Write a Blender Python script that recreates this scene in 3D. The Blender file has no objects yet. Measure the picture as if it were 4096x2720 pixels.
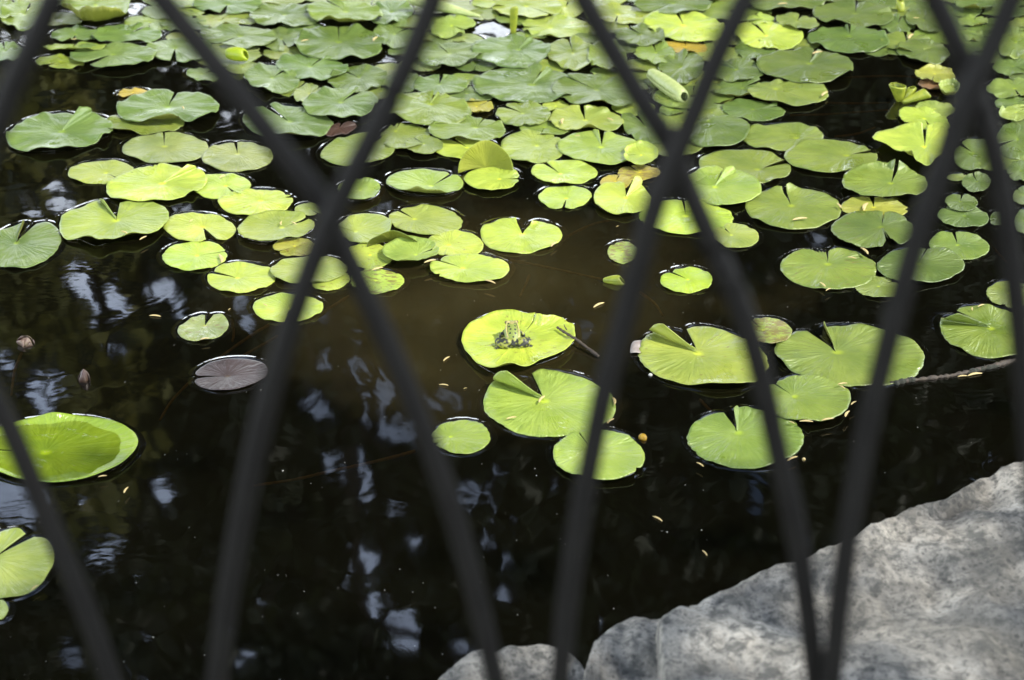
import bpy, math, random
import numpy as np
from mathutils import Vector, noise, Matrix
random.seed(7); rng = np.random.default_rng(7)
S = bpy.context.scene
COL = S.collection
R = math.radians

# ------------------------------------------------------------------ camera
F_PX, PITCH, CAMH = 6500.0, R(28.5), 1.5      # focal length in photo pixels (4096 wide)
cd = bpy.data.cameras.new("camera"); cam = bpy.data.objects.new("camera", cd); COL.objects.link(cam)
cam.location = (0, 0, CAMH); cam.rotation_euler = (math.pi/2-PITCH, 0, 0)
cd.sensor_width = 36; cd.lens = F_PX/4096*36; cd.clip_end = 1000; cd.clip_start = 0.05
cd.dof.use_dof = True; cd.dof.focus_distance = 3.17; cd.dof.aperture_fstop = 5.6
S.camera = cam
# ------------------------------------------------------------------ light
SUN_EL, SUN_AZ = R(52), R(104)                 # azimuth from +Y towards +X
w = bpy.data.worlds.new("World"); S.world = w; w.use_nodes = True
nt = w.node_tree; N = nt.nodes; L = nt.links
bg = N["Background"]; sky = N.new("ShaderNodeTexSky"); sky.sky_type = 'NISHITA'; sky.sun_disc = False
sky.sun_elevation = SUN_EL; sky.sun_rotation = SUN_AZ
tc = N.new("ShaderNodeTexCoord"); nz = N.new("ShaderNodeTexNoise"); nz.inputs["Scale"].default_value = 2.2
nz.inputs["Detail"].default_value = 6; L.new(tc.outputs["Generated"], nz.inputs["Vector"])
rp = N.new("ShaderNodeValToRGB"); rp.color_ramp.elements[0].position = .50; rp.color_ramp.elements[1].position = .66
L.new(nz.outputs["Fac"], rp.inputs["Fac"])
mx = N.new("ShaderNodeMix"); mx.data_type = 'RGBA'
ws = N.new("ShaderNodeSeparateXYZ"); L.new(tc.outputs["Generated"], ws.inputs[0])
mr = N.new("ShaderNodeMapRange"); mr.inputs["From Min"].default_value = .28; mr.inputs["From Max"].default_value = .46; mr.inputs["To Min"].default_value = 1; mr.inputs["To Max"].default_value = 0
L.new(ws.outputs[2], mr.inputs["Value"])          # bright haze low down, broken cloud above
wm = N.new("ShaderNodeMath"); wm.operation = 'MAXIMUM'; L.new(rp.outputs["Color"], wm.inputs[0]); L.new(mr.outputs[0], wm.inputs[1])
L.new(wm.outputs[0], mx.inputs["Factor"])
hz = N.new("ShaderNodeMix"); hz.data_type = 'RGBA'; L.new(mr.outputs[0], hz.inputs["Factor"]); hz.inputs["A"].default_value = (19, 23, 31, 1); hz.inputs["B"].default_value = (62, 66, 70, 1)
L.new(hz.outputs["Result"], mx.inputs["B"]); L.new(sky.outputs["Color"], mx.inputs["A"])
L.new(mx.outputs["Result"], bg.inputs["Color"]); bg.inputs["Strength"].default_value = 0.072
sd = bpy.data.lights.new("sun", 'SUN'); sd.energy = 5.0; sd.angle = R(0.5); sd.color = (1, .95, .86)
so = bpy.data.objects.new("sun", sd); COL.objects.link(so)
sv = Vector((math.sin(SUN_AZ)*math.cos(SUN_EL), math.cos(SUN_AZ)*math.cos(SUN_EL), math.sin(SUN_EL)))
so.rotation_euler = sv.to_track_quat('Z', 'Y').to_euler()
S.view_settings.view_transform = 'Standard'; S.view_settings.look = 'None'
S.view_settings.exposure = 0.48; S.view_settings.gamma = 1
S.cycles.use_denoising = True; S.cycles.max_bounces = 8; S.cycles.transparent_max_bounces = 12
S.cycles.caustics_reflective = False; S.cycles.caustics_refractive = False; S.cycles.sample_clamp_indirect = 6

# ------------------------------------------------------------------ helpers
CP, SP = math.cos(PITCH), math.sin(PITCH)
def proj(px, py, z=0.0):
    """photo pixel -> world point on the horizontal level z"""
    px = np.asarray(px, float); py = np.asarray(py, float)
    a = (px-2048)/F_PX; b = (1360-py)/F_PX
    dy = CP + b*SP; dz = -SP + b*CP
    t = (z-CAMH)/dz
    return np.stack([a*t, dy*t, np.zeros_like(t)+z], -1)
def proj_y(px, py, y):
    """photo pixel -> world point on the upright plane at depth y"""
    a = (px-2048)/F_PX; b = (1360-py)/F_PX
    t = y/(CP+b*SP)
    return Vector((a*t, y, CAMH+(-SP+b*CP)*t))
def topx(p):
    p = np.asarray(p, float); d = p-np.array([0, 0, CAMH])
    f = d[..., 1]*CP-d[..., 2]*SP; u = d[..., 1]*SP+d[..., 2]*CP
    return 2048+F_PX*d[..., 0]/f, 1360-F_PX*u/f
def mesh_obj(name, verts, faces, mats, parent=None, smooth=True, uv=None, col=None, mi=None):
    me = bpy.data.meshes.new(name)
    me.from_pydata([tuple(map(float, v)) for v in verts], [], [tuple(map(int, f)) for f in faces])
    for m in (mats if isinstance(mats, (list, tuple)) else [mats]): me.materials.append(m)
    if smooth: me.polygons.foreach_set("use_smooth", [True]*len(me.polygons))
    if mi is not None: me.polygons.foreach_set("material_index", mi)
    if uv is not None:
        ul = me.uv_layers.new(name="UVMap"); li = np.empty(len(me.loops), int); me.loops.foreach_get("vertex_index", li)
        ul.data.foreach_set("uv", np.asarray(uv, float)[li].ravel())
    if col is not None:
        ca = me.color_attributes.new("Col", 'FLOAT_COLOR', 'POINT')
        ca.data.foreach_set("color", np.asarray(col, float).ravel())
    me.update()
    o = bpy.data.objects.new(name, me); COL.objects.link(o)
    if parent: o.parent = parent
    return o
def tag(o, label=None, cat=None, group=None, kind=None):
    if label: o["label"] = label
    if cat: o["category"] = cat
    if group: o["group"] = group
    if kind: o["kind"] = kind
    return o
def empty(name, loc):
    o = bpy.data.objects.new(name, None); COL.objects.link(o); o.location = loc; o.empty_display_size = .05
    return o
def catmull(pts, n):
    pts = [Vector(p) for p in pts]
    P = [pts[0]*2-pts[1]]+pts+[pts[-1]*2-pts[-2]]; out = []
    for i in range(1, len(P)-2):
        for k in range(n):
            t = k/n; a, b, c, d = P[i-1:i+3]
            out.append(.5*((2*b)+(c-a)*t+(2*a-5*b+4*c-d)*t*t+(3*b-a-3*c+d)*t**3))
    out.append(pts[-1]); return out
def tube(pts, rad, seg=8, flat=1.0, cap=True):
    """swept tube, rad scalar or list; returns verts, faces"""
    n = len(pts); pts = [Vector(p) for p in pts]
    if not hasattr(rad, '__len__'): rad = [rad]*n
    V = []; Fc = []; ref = Vector((0, 0, 1))
    for i in range(n):
        t = (pts[min(i+1, n-1)]-pts[max(i-1, 0)]).normalized()
        r_ = ref if abs(t.dot(ref)) < .9 else Vector((0, 1, 0))
        a = t.cross(r_).normalized(); b = a.cross(t)
        for k in range(seg):
            th = 2*math.pi*k/seg
            V.append(pts[i]+a*math.cos(th)*rad[i]+b*math.sin(th)*rad[i]*flat)
    for i in range(n-1):
        for k in range(seg):
            k2 = (k+1) % seg
            Fc.append((i*seg+k, i*seg+k2, (i+1)*seg+k2, (i+1)*seg+k))
    if cap:
        Fc.append(tuple(range(seg))[::-1]); Fc.append(tuple((n-1)*seg+k for k in range(seg)))
    return V, Fc
def merge(parts):
    V = []; Fc = []
    for v, f in parts:
        o = len(V); V += list(v); Fc += [tuple(i+o for i in q) for q in f]
    return V, Fc

# ------------------------------------------------------------------ materials
def newmat(name):
    m = bpy.data.materials.new(name); m.use_nodes = True
    return m, m.node_tree.nodes, m.node_tree.links, m.node_tree.nodes["Principled BSDF"]
def math_n(N, L, op, a, b=None, c=None):
    n = N.new("ShaderNodeMath"); n.operation = op
    for i, v in enumerate((a, b, c)):
        if v is None: continue
        if isinstance(v, (int, float)): n.inputs[i].default_value = v
        else: L.new(v, n.inputs[i])
    return n.outputs[0]
def ramp_n(N, L, src, p0, p1, c0=(0, 0, 0, 1), c1=(1, 1, 1, 1)):
    r = N.new("ShaderNodeValToRGB"); e = r.color_ramp.elements
    e[0].position, e[1].position = p0, p1; e[0].color, e[1].color = c0, c1
    L.new(src, r.inputs["Fac"]); return r.outputs["Color"]
def mix_n(N, L, fac, a, b, mode='MIX'):
    m = N.new("ShaderNodeMix"); m.data_type = 'RGBA'; m.blend_type = mode
    for k, v in (("Factor", fac), ("A", a), ("B", b)):
        if isinstance(v, (int, float)): m.inputs[k].default_value = v
        elif isinstance(v, tuple): m.inputs[k].default_value = v
        else: L.new(v, m.inputs[k])
    return m.outputs["Result"]
def noise_n(N, L, vec, scale, detail=3, rough=.5, dist=0):
    n = N.new("ShaderNodeTexNoise"); n.inputs["Scale"].default_value = scale; n.inputs["Detail"].default_value = detail
    n.inputs["Roughness"].default_value = rough; n.inputs["Distortion"].default_value = dist
    if vec is not None: L.new(vec, n.inputs["Vector"])
    return n.outputs["Fac"]
def leafmat(name, under):
    """top or underside of a lily pad; the leaf's own colour is the object colour, alpha = how blemished it is"""
    m, N, L, P = newmat(name)
    oi = N.new("ShaderNodeObjectInfo"); tc = N.new("ShaderNodeTexCoord")
    sep = N.new("ShaderNodeSeparateXYZ"); L.new(tc.outputs["UV"], sep.inputs[0]); u, v = sep.outputs[0], sep.outputs[1]
    # per-leaf offset so no two carry the same marks
    off = N.new("ShaderNodeVectorMath"); off.operation = 'ADD'
    cmb = N.new("ShaderNodeCombineXYZ"); L.new(math_n(N, L, 'MULTIPLY', oi.outputs["Random"], 37.), cmb.inputs[0]); L.new(math_n(N, L, 'MULTIPLY', oi.outputs["Random"], 91.), cmb.inputs[1])
    L.new(tc.outputs["Object"], off.inputs[0]); L.new(cmb.outputs[0], off.inputs[1]); ob = off.outputs[0]
    # radial coordinates for veins and pleats
    c2 = N.new("ShaderNodeCombineXYZ"); L.new(math_n(N, L, 'MULTIPLY', u, 46.), c2.inputs[0]); L.new(math_n(N, L, 'MULTIPLY', v, 2.2), c2.inputs[1])
    L.new(math_n(N, L, 'MULTIPLY', oi.outputs["Random"], 50.), c2.inputs[2])
    streak = noise_n(N, L, c2.outputs[0], 1.0, 3, .6, .2)
    wv = math_n(N, L, 'SINE', math_n(N, L, 'MULTIPLY', math_n(N, L, 'ADD', u, math_n(N, L, 'MULTIPLY', math_n(N, L, 'SUBTRACT', noise_n(N, L, ob, 9), .5), .03)), 2*math.pi*23))
    vein = math_n(N, L, 'MULTIPLY', math_n(N, L, 'POWER', math_n(N, L, 'MAXIMUM', wv, 0.0), 14.), math_n(N, L, 'SUBTRACT', 1.0, v))
    base = oi.outputs["Color"]
    big = noise_n(N, L, ob, 11, 4, .6)
    c = mix_n(N, L, ramp_n(N, L, big, .3, .72), mix_n(N, L, 1., base, (.68, .76, .70, 1), 'MULTIPLY'), mix_n(N, L, 1., base, (1.25, 1.2, 1.08, 1), 'MULTIPLY'))
    c = mix_n(N, L, ramp_n(N, L, streak, .35, .75), c, mix_n(N, L, 1., c, (1.10, 1.08, 1.15, 1), 'MULTIPLY'))
    c = mix_n(N, L, math_n(N, L, 'MULTIPLY', vein, .12), c, mix_n(N, L, 1., c, (1.7, 1.5, 1.2, 1), 'MULTIPLY'))
    # bright joint in the middle, worn yellow brown edge
    c = mix_n(N, L, ramp_n(N, L, v, .03, .10, (.8, .8, .8, 1), (0, 0, 0, 1)), c, mix_n(N, L, 1., base, (1.9, 1.8, .8, 1), 'MULTIPLY'))
    edge = math_n(N, L, 'ADD', v, math_n(N, L, 'MULTIPLY', noise_n(N, L, ob, 40, 3), .10))
    c = mix_n(N, L, math_n(N, L, 'MULTIPLY', ramp_n(N, L, edge, 1.0, 1.07), .5), c, (.26, .20, .06, 1))
    # brown blotches where the leaf is blemished
    c3 = N.new("ShaderNodeMapping"); c3.inputs["Scale"].default_value = (1, 1.8, 1); L.new(ob, c3.inputs["Vector"])
    bl = noise_n(N, L, c3.outputs[0], 60, 5, .65, .6)
    th = math_n(N, L, 'SUBTRACT', bl, math_n(N, L, 'SUBTRACT', .735, math_n(N, L, 'MULTIPLY', oi.outputs["Alpha"], .26)))
    th = math_n(N, L, 'MULTIPLY', th, 14.); th = math_n(N, L, 'MINIMUM', math_n(N, L, 'MAXIMUM', th, 0.), .75)
    c = mix_n(N, L, th, c, (.16, .10, .035, 1))
    # small pale dried spots
    vo = N.new("ShaderNodeTexVoronoi"); vo.inputs["Scale"].default_value = 34; L.new(ob, vo.inputs["Vector"])
    sp = math_n(N, L, 'LESS_THAN', math_n(N, L, 'ADD', vo.outputs["Distance"], math_n(N, L, 'MULTIPLY', big, .25)), .16)
    c = mix_n(N, L, math_n(N, L, 'MULTIPLY', sp, .40), c, (.5, .55, .36, 1))
    if under:
        c = mix_n(N, L, .55, c, (.16, .13, .02, 1))
    L.new(c, P.inputs["Base Color"])
    P.inputs["Roughness"].default_value = .42 if not under else .55
    rr = noise_n(N, L, ob, 26, 3)
    if not under:
        wet = ramp_n(N, L, noise_n(N, L, ob, 7, 2), .60, .66)
        L.new(math_n(N, L, 'SUBTRACT', math_n(N, L, 'ADD', .34, math_n(N, L, 'MULTIPLY', rr, .20)), math_n(N, L, 'MULTIPLY', wet, .20)), P.inputs["Roughness"])
    P.inputs["Specular IOR Level"].default_value = .7 if not under else .35
    if not under: P.inputs["Coat Weight"].default_value = .22; P.inputs["Coat Roughness"].default_value = .22; P.inputs["Coat IOR"].default_value = 1.5
    bp = N.new("ShaderNodeBump"); bp.inputs["Strength"].default_value = .9; bp.inputs["Distance"].default_value = .008
    hh = math_n(N, L, 'ADD', math_n(N, L, 'MULTIPLY', math_n(N, L, 'MULTIPLY', streak, v), 1.0), math_n(N, L, 'MULTIPLY', noise_n(N, L, ob, 30, 2), .5))
    L.new(hh, bp.inputs["Height"]); L.new(bp.outputs[0], P.inputs["Normal"]); L.new(bp.outputs[0], P.inputs["Coat Normal"])
    tr = N.new("ShaderNodeBsdfTranslucent"); L.new(mix_n(N, L, 1., c, (1.5, 1.5, .5, 1), 'MULTIPLY'), tr.inputs["Color"])
    ms = N.new("ShaderNodeMixShader"); ms.inputs[0].default_value = .17
    L.new(P.outputs[0], ms.inputs[1]); L.new(tr.outputs[0], ms.inputs[2])
    L.new(ms.outputs[0], N["Material Output"].inputs["Surface"])
    return m
M_LEAF, M_UNDER = leafmat("lily_leaf_top", False), leafmat("lily_leaf_underside", True)
def simple(name, col, rough=.6, col2=None, scale=30, bump=0, trans=0, metal=0, spec=.5):
    m, N, L, P = newmat(name); tc = N.new("ShaderNodeTexCoord")
    f = noise_n(N, L, tc.outputs["Object"], scale, 5, .6)
    c = mix_n(N, L, ramp_n(N, L, f, .35, .65), (*col, 1), (*(col2 or [x*.6 for x in col]), 1))
    L.new(c, P.inputs["Base Color"]); P.inputs["Roughness"].default_value = rough; P.inputs["Metallic"].default_value = metal
    P.inputs["Specular IOR Level"].default_value = spec
    if bump:
        b = N.new("ShaderNodeBump"); b.inputs["Strength"].default_value = .6; b.inputs["Distance"].default_value = bump
        L.new(f, b.inputs["Height"]); L.new(b.outputs[0], P.inputs["Normal"])
    if trans:
        tr = N.new("ShaderNodeBsdfTranslucent"); L.new(c, tr.inputs["Color"]); ms = N.new("ShaderNodeMixShader"); ms.inputs[0].default_value = trans
        L.new(P.outputs[0], ms.inputs[1]); L.new(tr.outputs[0], ms.inputs[2]); L.new(ms.outputs[0], N["Material Output"].inputs["Surface"])
    return m
M_IRON = simple("painted_iron", (.0095, .009, .008), .6, (.007, .0065, .006), 60, .0004, spec=.12)
M_NEEDLE = simple("dry_needle", (.62, .52, .26), .5, (.42, .30, .10), 120, trans=.2)
M_STEM = simple("submerged_stem", (.46, .24, .05), .7, (.26, .13, .03), 90)
M_BARK = simple("twig_bark", (.022, .016, .011), .7, (.055, .04, .025), 160, .001)
M_BUD = simple("bud_skin", (.032, .012, .010), .4, (.05, .03, .015), 80)
M_BUDIN = simple("bud_petals", (.09, .05, .04), .5, (.14, .11, .07), 60)
M_SHELL = simple("white_shell", (.42, .42, .38), .3, (.3, .3, .26), 200)
M_CROWN = simple("tree_foliage", (.026, .038, .012), .6, (.014, .024, .008), .8, trans=.25)
M_CROWN2 = simple("sunlit_olive_foliage", (.26, .25, .06), .6, (.12, .13, .03), .9, trans=.35)  # sunlight on the olive crown put into its lighter leaf colour
M_TRUNK = simple("tree_bark", (.06, .048, .036), .9, (.03, .025, .02), 6, .02)
# pond water: clear skin over brown murk, mirror-like at a slant
def watermat():
    m, N, L, P = newmat("pond_water"); N.remove(P); tc = N.new("ShaderNodeTexCoord")
    gl = N.new("ShaderNodeBsdfGlossy"); gl.inputs["Roughness"].default_value = .03
    tr = N.new("ShaderNodeBsdfTransparent"); tr.inputs["Color"].default_value = (.70, .58, .38, 1)
    fr = N.new("ShaderNodeFresnel"); fr.inputs["IOR"].default_value = 1.75
    ms = N.new("ShaderNodeMixShader")
    mp = N.new("ShaderNodeMapping"); mp.inputs["Scale"].default_value = (1, .75, 1); L.new(tc.outputs["Object"], mp.inputs["Vector"])
    v = mp.outputs[0]
    a = noise_n(N, L, v, 7, 2, .5, .8); b = noise_n(N, L, v, 26, 2, .5, 1.2)
    wv = N.new("ShaderNodeTexWave"); wv.wave_type = 'RINGS'; wv.inputs["Scale"].default_value = 22; wv.inputs["Distortion"].default_value = 9
    L.new(v, wv.inputs["Vector"])
    patch = ramp_n(N, L, noise_n(N, L, v, 1.6, 2), .5, .66)
    h = math_n(N, L, 'ADD', math_n(N, L, 'MULTIPLY', a, 1.0), math_n(N, L, 'MULTIPLY', b, .04))
    h = math_n(N, L, 'ADD', h, math_n(N, L, 'MULTIPLY', math_n(N, L, 'MULTIPLY', wv.outputs["Fac"], .02), patch))
    bp = N.new("ShaderNodeBump"); bp.inputs["Strength"].default_value = 1; bp.inputs["Distance"].default_value = .00055
    L.new(h, bp.inputs["Height"]); L.new(bp.outputs[0], gl.inputs["Normal"])
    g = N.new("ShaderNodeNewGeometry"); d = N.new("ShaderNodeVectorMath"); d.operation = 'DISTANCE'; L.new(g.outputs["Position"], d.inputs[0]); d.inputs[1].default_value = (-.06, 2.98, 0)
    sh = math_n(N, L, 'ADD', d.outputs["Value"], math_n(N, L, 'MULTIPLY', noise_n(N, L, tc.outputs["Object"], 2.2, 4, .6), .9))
    df = N.new("ShaderNodeBsdfDiffuse"); L.new(ramp_n(N, L, sh, .40, 1.15, (.095, .076, .028, 1), (.0055, .0050, .0026, 1)), df.inputs["Color"])  # sunlit glow of the murk put into the diffuse colour, brightest at centre
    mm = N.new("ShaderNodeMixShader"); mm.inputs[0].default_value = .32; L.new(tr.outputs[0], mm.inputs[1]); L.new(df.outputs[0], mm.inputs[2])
    L.new(fr.outputs[0], ms.inputs[0]); L.new(mm.outputs[0], ms.inputs[1]); L.new(gl.outputs[0], ms.inputs[2])
    L.new(ms.outputs[0], N["Material Output"].inputs["Surface"])
    return m
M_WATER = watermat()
M_PUDDLE, N, L, P = newmat("puddle_water"); N.remove(P)
_g = N.new("ShaderNodeBsdfGlossy"); _g.inputs["Roughness"].default_value = .03; _t = N.new("ShaderNodeBsdfTransparent"); _t.inputs["Color"].default_value = (1, 1, .8, 1)
_f = N.new("ShaderNodeFresnel"); _f.inputs["IOR"].default_value = 1.36; _m = N.new("ShaderNodeMixShader"); _tc = N.new("ShaderNodeTexCoord")
_b = N.new("ShaderNodeBump"); _b.inputs["Distance"].default_value = .0006; L.new(noise_n(N, L, _tc.outputs["Object"], 22, 3), _b.inputs["Height"]); L.new(_b.outputs[0], _g.inputs["Normal"])
L.new(_f.outputs[0], _m.inputs[0]); L.new(_t.outputs[0], _m.inputs[1]); L.new(_g.outputs[0], _m.inputs[2]); L.new(_m.outputs[0], N["Material Output"].inputs["Surface"])
def groundmat():
    m, N, L, P = newmat("earth_and_mud"); g = N.new("ShaderNodeNewGeometry"); sep = N.new("ShaderNodeSeparateXYZ"); L.new(g.outputs["Position"], sep.inputs[0])
    n1 = noise_n(N, L, g.outputs["Position"], 1.3, 6, .65); n2 = noise_n(N, L, g.outputs["Position"], 30, 5, .6)
    # paler silt mid-bed, with the sunlit glow of the murk put into its colour
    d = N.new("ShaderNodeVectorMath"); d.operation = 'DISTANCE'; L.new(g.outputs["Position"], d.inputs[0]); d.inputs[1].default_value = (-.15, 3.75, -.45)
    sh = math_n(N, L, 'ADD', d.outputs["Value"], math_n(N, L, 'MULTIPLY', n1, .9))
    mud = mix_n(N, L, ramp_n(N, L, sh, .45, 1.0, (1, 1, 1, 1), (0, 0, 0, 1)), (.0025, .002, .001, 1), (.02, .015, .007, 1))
    mud = mix_n(N, L, ramp_n(N, L, n2, .4, .7), mud, mix_n(N, L, 1., mud, (.55, .55, .5, 1), 'MULTIPLY'))
    grass = mix_n(N, L, n1, (.05, .06, .02, 1), (.10, .08, .045, 1))
    c = mix_n(N, L, ramp_n(N, L, math_n(N, L, 'ADD', math_n(N, L, 'MULTIPLY', sep.outputs[2], 4.), .5), .45, .6), mud, grass)
    L.new(c, P.inputs["Base Color"]); P.inputs["Roughness"].default_value = .95
    return m
M_GROUND = groundmat()
def stonemat():
    m, N, L, P = newmat("lichen_stone"); tc = N.new("ShaderNodeTexCoord"); v = tc.outputs["Object"]
    a = noise_n(N, L, v, 7, 8, .68); b = noise_n(N, L, v, 34, 8, .72); cst = noise_n(N, L, v, 120, 5, .75)
    c = mix_n(N, L, ramp_n(N, L, a, .36, .64), (.13, .12, .100, 1), (.56, .525, .45, 1))
    c = mix_n(N, L, math_n(N, L, 'MULTIPLY', ramp_n(N, L, b, .48, .60), .8), c, (.075, .075, .066, 1))
    c = mix_n(N, L, math_n(N, L, 'MULTIPLY', ramp_n(N, L, cst, .50, .62), .7), c, (.06, .06, .052, 1))
    vo = N.new("ShaderNodeTexVoronoi"); vo.inputs["Scale"].default_value = 38; L.new(v, vo.inputs["Vector"])
    li = math_n(N, L, 'LESS_THAN', math_n(N, L, 'ADD', vo.outputs["Distance"], math_n(N, L, 'MULTIPLY', cst, .5)), .42)
    c = mix_n(N, L, math_n(N, L, 'MULTIPLY', li, .35), c, (.36, .33, .27, 1))
    lo = noise_n(N, L, v, 2.6, 6, .7)
    c = mix_n(N, L, math_n(N, L, 'MULTIPLY', ramp_n(N, L, lo, .46, .60), .55), c, (.07, .07, .06, 1))
    pit = N.new("ShaderNodeTexVoronoi"); pit.inputs["Scale"].default_value = 60; L.new(v, pit.inputs["Vector"])
    pf = math_n(N, L, 'LESS_THAN', math_n(N, L, 'ADD', pit.outputs["Distance"], math_n(N, L, 'MULTIPLY', a, .5)), .43)
    c = mix_n(N, L, math_n(N, L, 'MULTIPLY', pf, .6), c, (.045, .045, .04, 1))
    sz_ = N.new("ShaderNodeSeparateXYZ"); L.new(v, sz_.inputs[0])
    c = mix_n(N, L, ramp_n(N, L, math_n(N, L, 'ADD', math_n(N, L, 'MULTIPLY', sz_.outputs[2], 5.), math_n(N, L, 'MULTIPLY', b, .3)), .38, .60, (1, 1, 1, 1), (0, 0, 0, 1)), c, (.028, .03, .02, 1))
    L.new(c, P.inputs["Base Color"]); P.inputs["Roughness"].default_value = .9
    bp = N.new("ShaderNodeBump"); bp.inputs["Strength"].default_value = .8; bp.inputs["Distance"].default_value = .014
    L.new(math_n(N, L, 'ADD', b, math_n(N, L, 'MULTIPLY', cst, .5)), bp.inputs["Height"]); L.new(bp.outputs[0], P.inputs["Normal"])
    return m
M_STONE = stonemat()

# ------------------------------------------------------------------ ground and pond bed: one sheet
def gaxis(lo, hi, near, step, k):
    a = list(np.arange(near[0], near[1], step)); x = near[1]; s = step
    while x < hi: a.append(x); s *= k; x += s
    x = near[0]-step; s = step
    while x > lo: a.insert(0, x); s *= k; x -= s
    return np.array(a)
gx = gaxis(-400, 400, (-7, 7), .2, 1.35); gy = gaxis(-400, 400, (-1, 10), .15, 1.35)
X, Y = np.meshgrid(gx, gy)
dd = np.maximum(np.abs(X)/6.3, np.abs(Y-5.2)/3.75)
dd = dd + .03*np.sin(X*1.7)+.03*np.sin(Y*2.1+X)
t = np.clip((1.02-dd)/.14, 0, 1); t = t*t*(3-2*t)
Z = .16-1.1*t
Z += .015*np.sin(X*3.1+Y)*np.cos(Y*2.3)
nx, ny = len(gx), len(gy)
gv = np.stack([X.ravel(), Y.ravel(), Z.ravel()], -1)
gf = [(j*nx+i, j*nx+i+1, (j+1)*nx+i+1, (j+1)*nx+i) for j in range(ny-1) for i in range(nx-1)]
tag(mesh_obj("ground", gv, gf, M_GROUND), kind="structure")

# ------------------------------------------------------------------ lily pads
CC = {'Y': (.35, .43, .06), 'y': (.25, .315, .055), 'g': (.16, .215, .034), 'G': (.095, .14, .024), 'D': (.07, .11, .028),
      'p': (.20, .25, .07), 'P': (.115, .170, .038), 'O': (.36, .30, .04), 'o': (.30, .31, .045), 'B': (.20, .11, .045), 'V': (.034, .021, .022), 'R': (.055, .026, .017), 'L': (.19, .25, .03)}
SKIRT = []; RECS = []
TIER = [.0045, .0095, .0150, .021, .0025]
def ang_r(pts, tip, asp):
    a = []; 
    for x, y in pts:
        dx = x-tip[0]; dy = -(y-tip[1])*asp
        a.append((math.atan2(dy, dx) % (2*math.pi), math.hypot(dx, dy)))
    a.sort(); th = np.array([q[0] for q in a]); r = np.array([q[1] for q in a])
    th = np.concatenate([th-2*math.pi, th, th+2*math.pi]); r = np.concatenate([r, r, r])
    return lambda t: np.interp(t % (2*math.pi), th, r)
def pad(label, cx, cy, w=0, h=0, rot=0, notch=90, tier=0, col='g', pts=None, tip=None, slit=5, ser=.013, nser=26, fold=None,
        up=None, cup=0.0, wave=.0022, blem=.28, ztip=0, K=120, M=14, flood=False, name="lily_pad", cat="lily pad", seed=None, bites=None, tilt=None, group="lily pads floating on the pond"):
    """one floating leaf. (cx,cy,w,h) give its outline as seen, notch = direction of the slit, fold=(side,angle,width): a lobe beside the slit bent up"""
    rs = np.random.default_rng(int(abs(cx*7+cy*13)) if seed is None else seed); pts_given = bool(pts)
    if pts: 
        xs = [p[0] for p in pts]; ys = [p[1] for p in pts]; w = max(xs)-min(xs); h = max(ys)-min(ys)
        cx, cy = (max(xs)+min(xs))/2, (max(ys)+min(ys))/2
    else:
        ca, sa = math.cos(R(rot)), math.sin(R(rot)); pts = []
        p1, p2 = rs.uniform(0, 6.3, 2)
        for k in range(60):
            t = 2*math.pi*k/60; f = 1+.022*math.sin(2*t+p1)+.016*math.sin(3*t+p2)
            ex, ey = w/2*math.cos(t)*f, h/2*math.sin(t)*f
            pts.append((cx+ex*ca-ey*sa*1.0, cy-(ex*sa+ey*ca)))
    if notch == 90 and slit == 5: notch = float(rs.choice([60, 100, 140, 200, 250, 300, 340, 20])); slit = float(rs.uniform(1, 3))
    if cy < 560 and not pts_given:
        if wave == .0022: wave = .0042
        if up is None and not fold and rs.random() < .6: up = (float(rs.uniform(-150, -30)), float(rs.uniform(.006, .013)), float(rs.uniform(18, 40)))
    if tip is None: tip = (cx+rs.uniform(-.03, .03)*w, cy-h*.04)
    asp = w/max(h, 1)
    rad = ang_r(pts, tip, asp)
    nr = R(notch); sl = R(slit); z0 = TIER[tier]
    n_img = math.atan2(math.sin(nr)*asp, math.cos(nr))   # notch direction in the round (unsquashed) frame
    th = np.linspace(n_img+sl, n_img+2*math.pi-sl, K)
    rr = rad(th); rel = th-n_img; end = np.minimum(rel-sl, 2*math.pi-sl-rel)
    rr = rr*(1-.10*np.exp(-(end/.10)**2))
    if fold:
        for sd_, _a, wd_ in ([fold] if not isinstance(fold, list) else fold):
            dside = (rel-sl) if sd_ > 0 else (2*math.pi-sl-rel); rr = rr*(1-.12*np.exp(-(dside/(R(wd_)*.4))**2))
    if bites is None and rs.random() < .30 and w < 420 and not pts_given and tier < 3: bites = [(float(rs.uniform(0, 360)), float(rs.uniform(.05, .13)), float(rs.uniform(3, 9)))]
    ph = rs.uniform(0, 6.3, 4)
    env = .55+.45*np.sin(2*th+ph[0])
    rr = rr*(1+ser*env*(np.abs(np.sin(th*nser/2+.8*np.sin(3*th+ph[1])))*2-1.2)+.006*np.sin(7*th+ph[2]))
    if bites:
        for bd, bdep, bw in bites:
            a0 = math.atan2(math.sin(R(bd))*asp, math.cos(R(bd))); dl = (th-a0+math.pi) % (2*math.pi)-math.pi
            rr = rr*(1-bdep*np.exp(-(dl/R(bw))**4)*(1+.35*np.sin(th*57)))
    ex = tip[0]+rr*np.cos(th); ey = tip[1]-rr*np.sin(th)/asp
    RECS.append((label, cx, cy, w, h, tier, list(zip(ex, ey)), tip)); E = proj(ex, ey, z0); C = proj(tip[0], tip[1], z0)
    s = np.linspace(0, 1, M+1)**.85
    G = C[None, None]+(E-C)[None]*s[:, None, None]       # (M+1,K,3)
    size = float(np.mean(np.linalg.norm(E-C, axis=1)))
    S_, TH = np.meshgrid(s, th, indexing='ij')
    # curved slit edges
    k4 = rs.uniform(0, 6.3, 6)
    zz = wave*(S_**3)*(np.sin(5*TH+k4[0])+.7*np.sin(8*TH+k4[1])+.4*np.sin(13*TH+k4[2]))*size/.1
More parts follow.
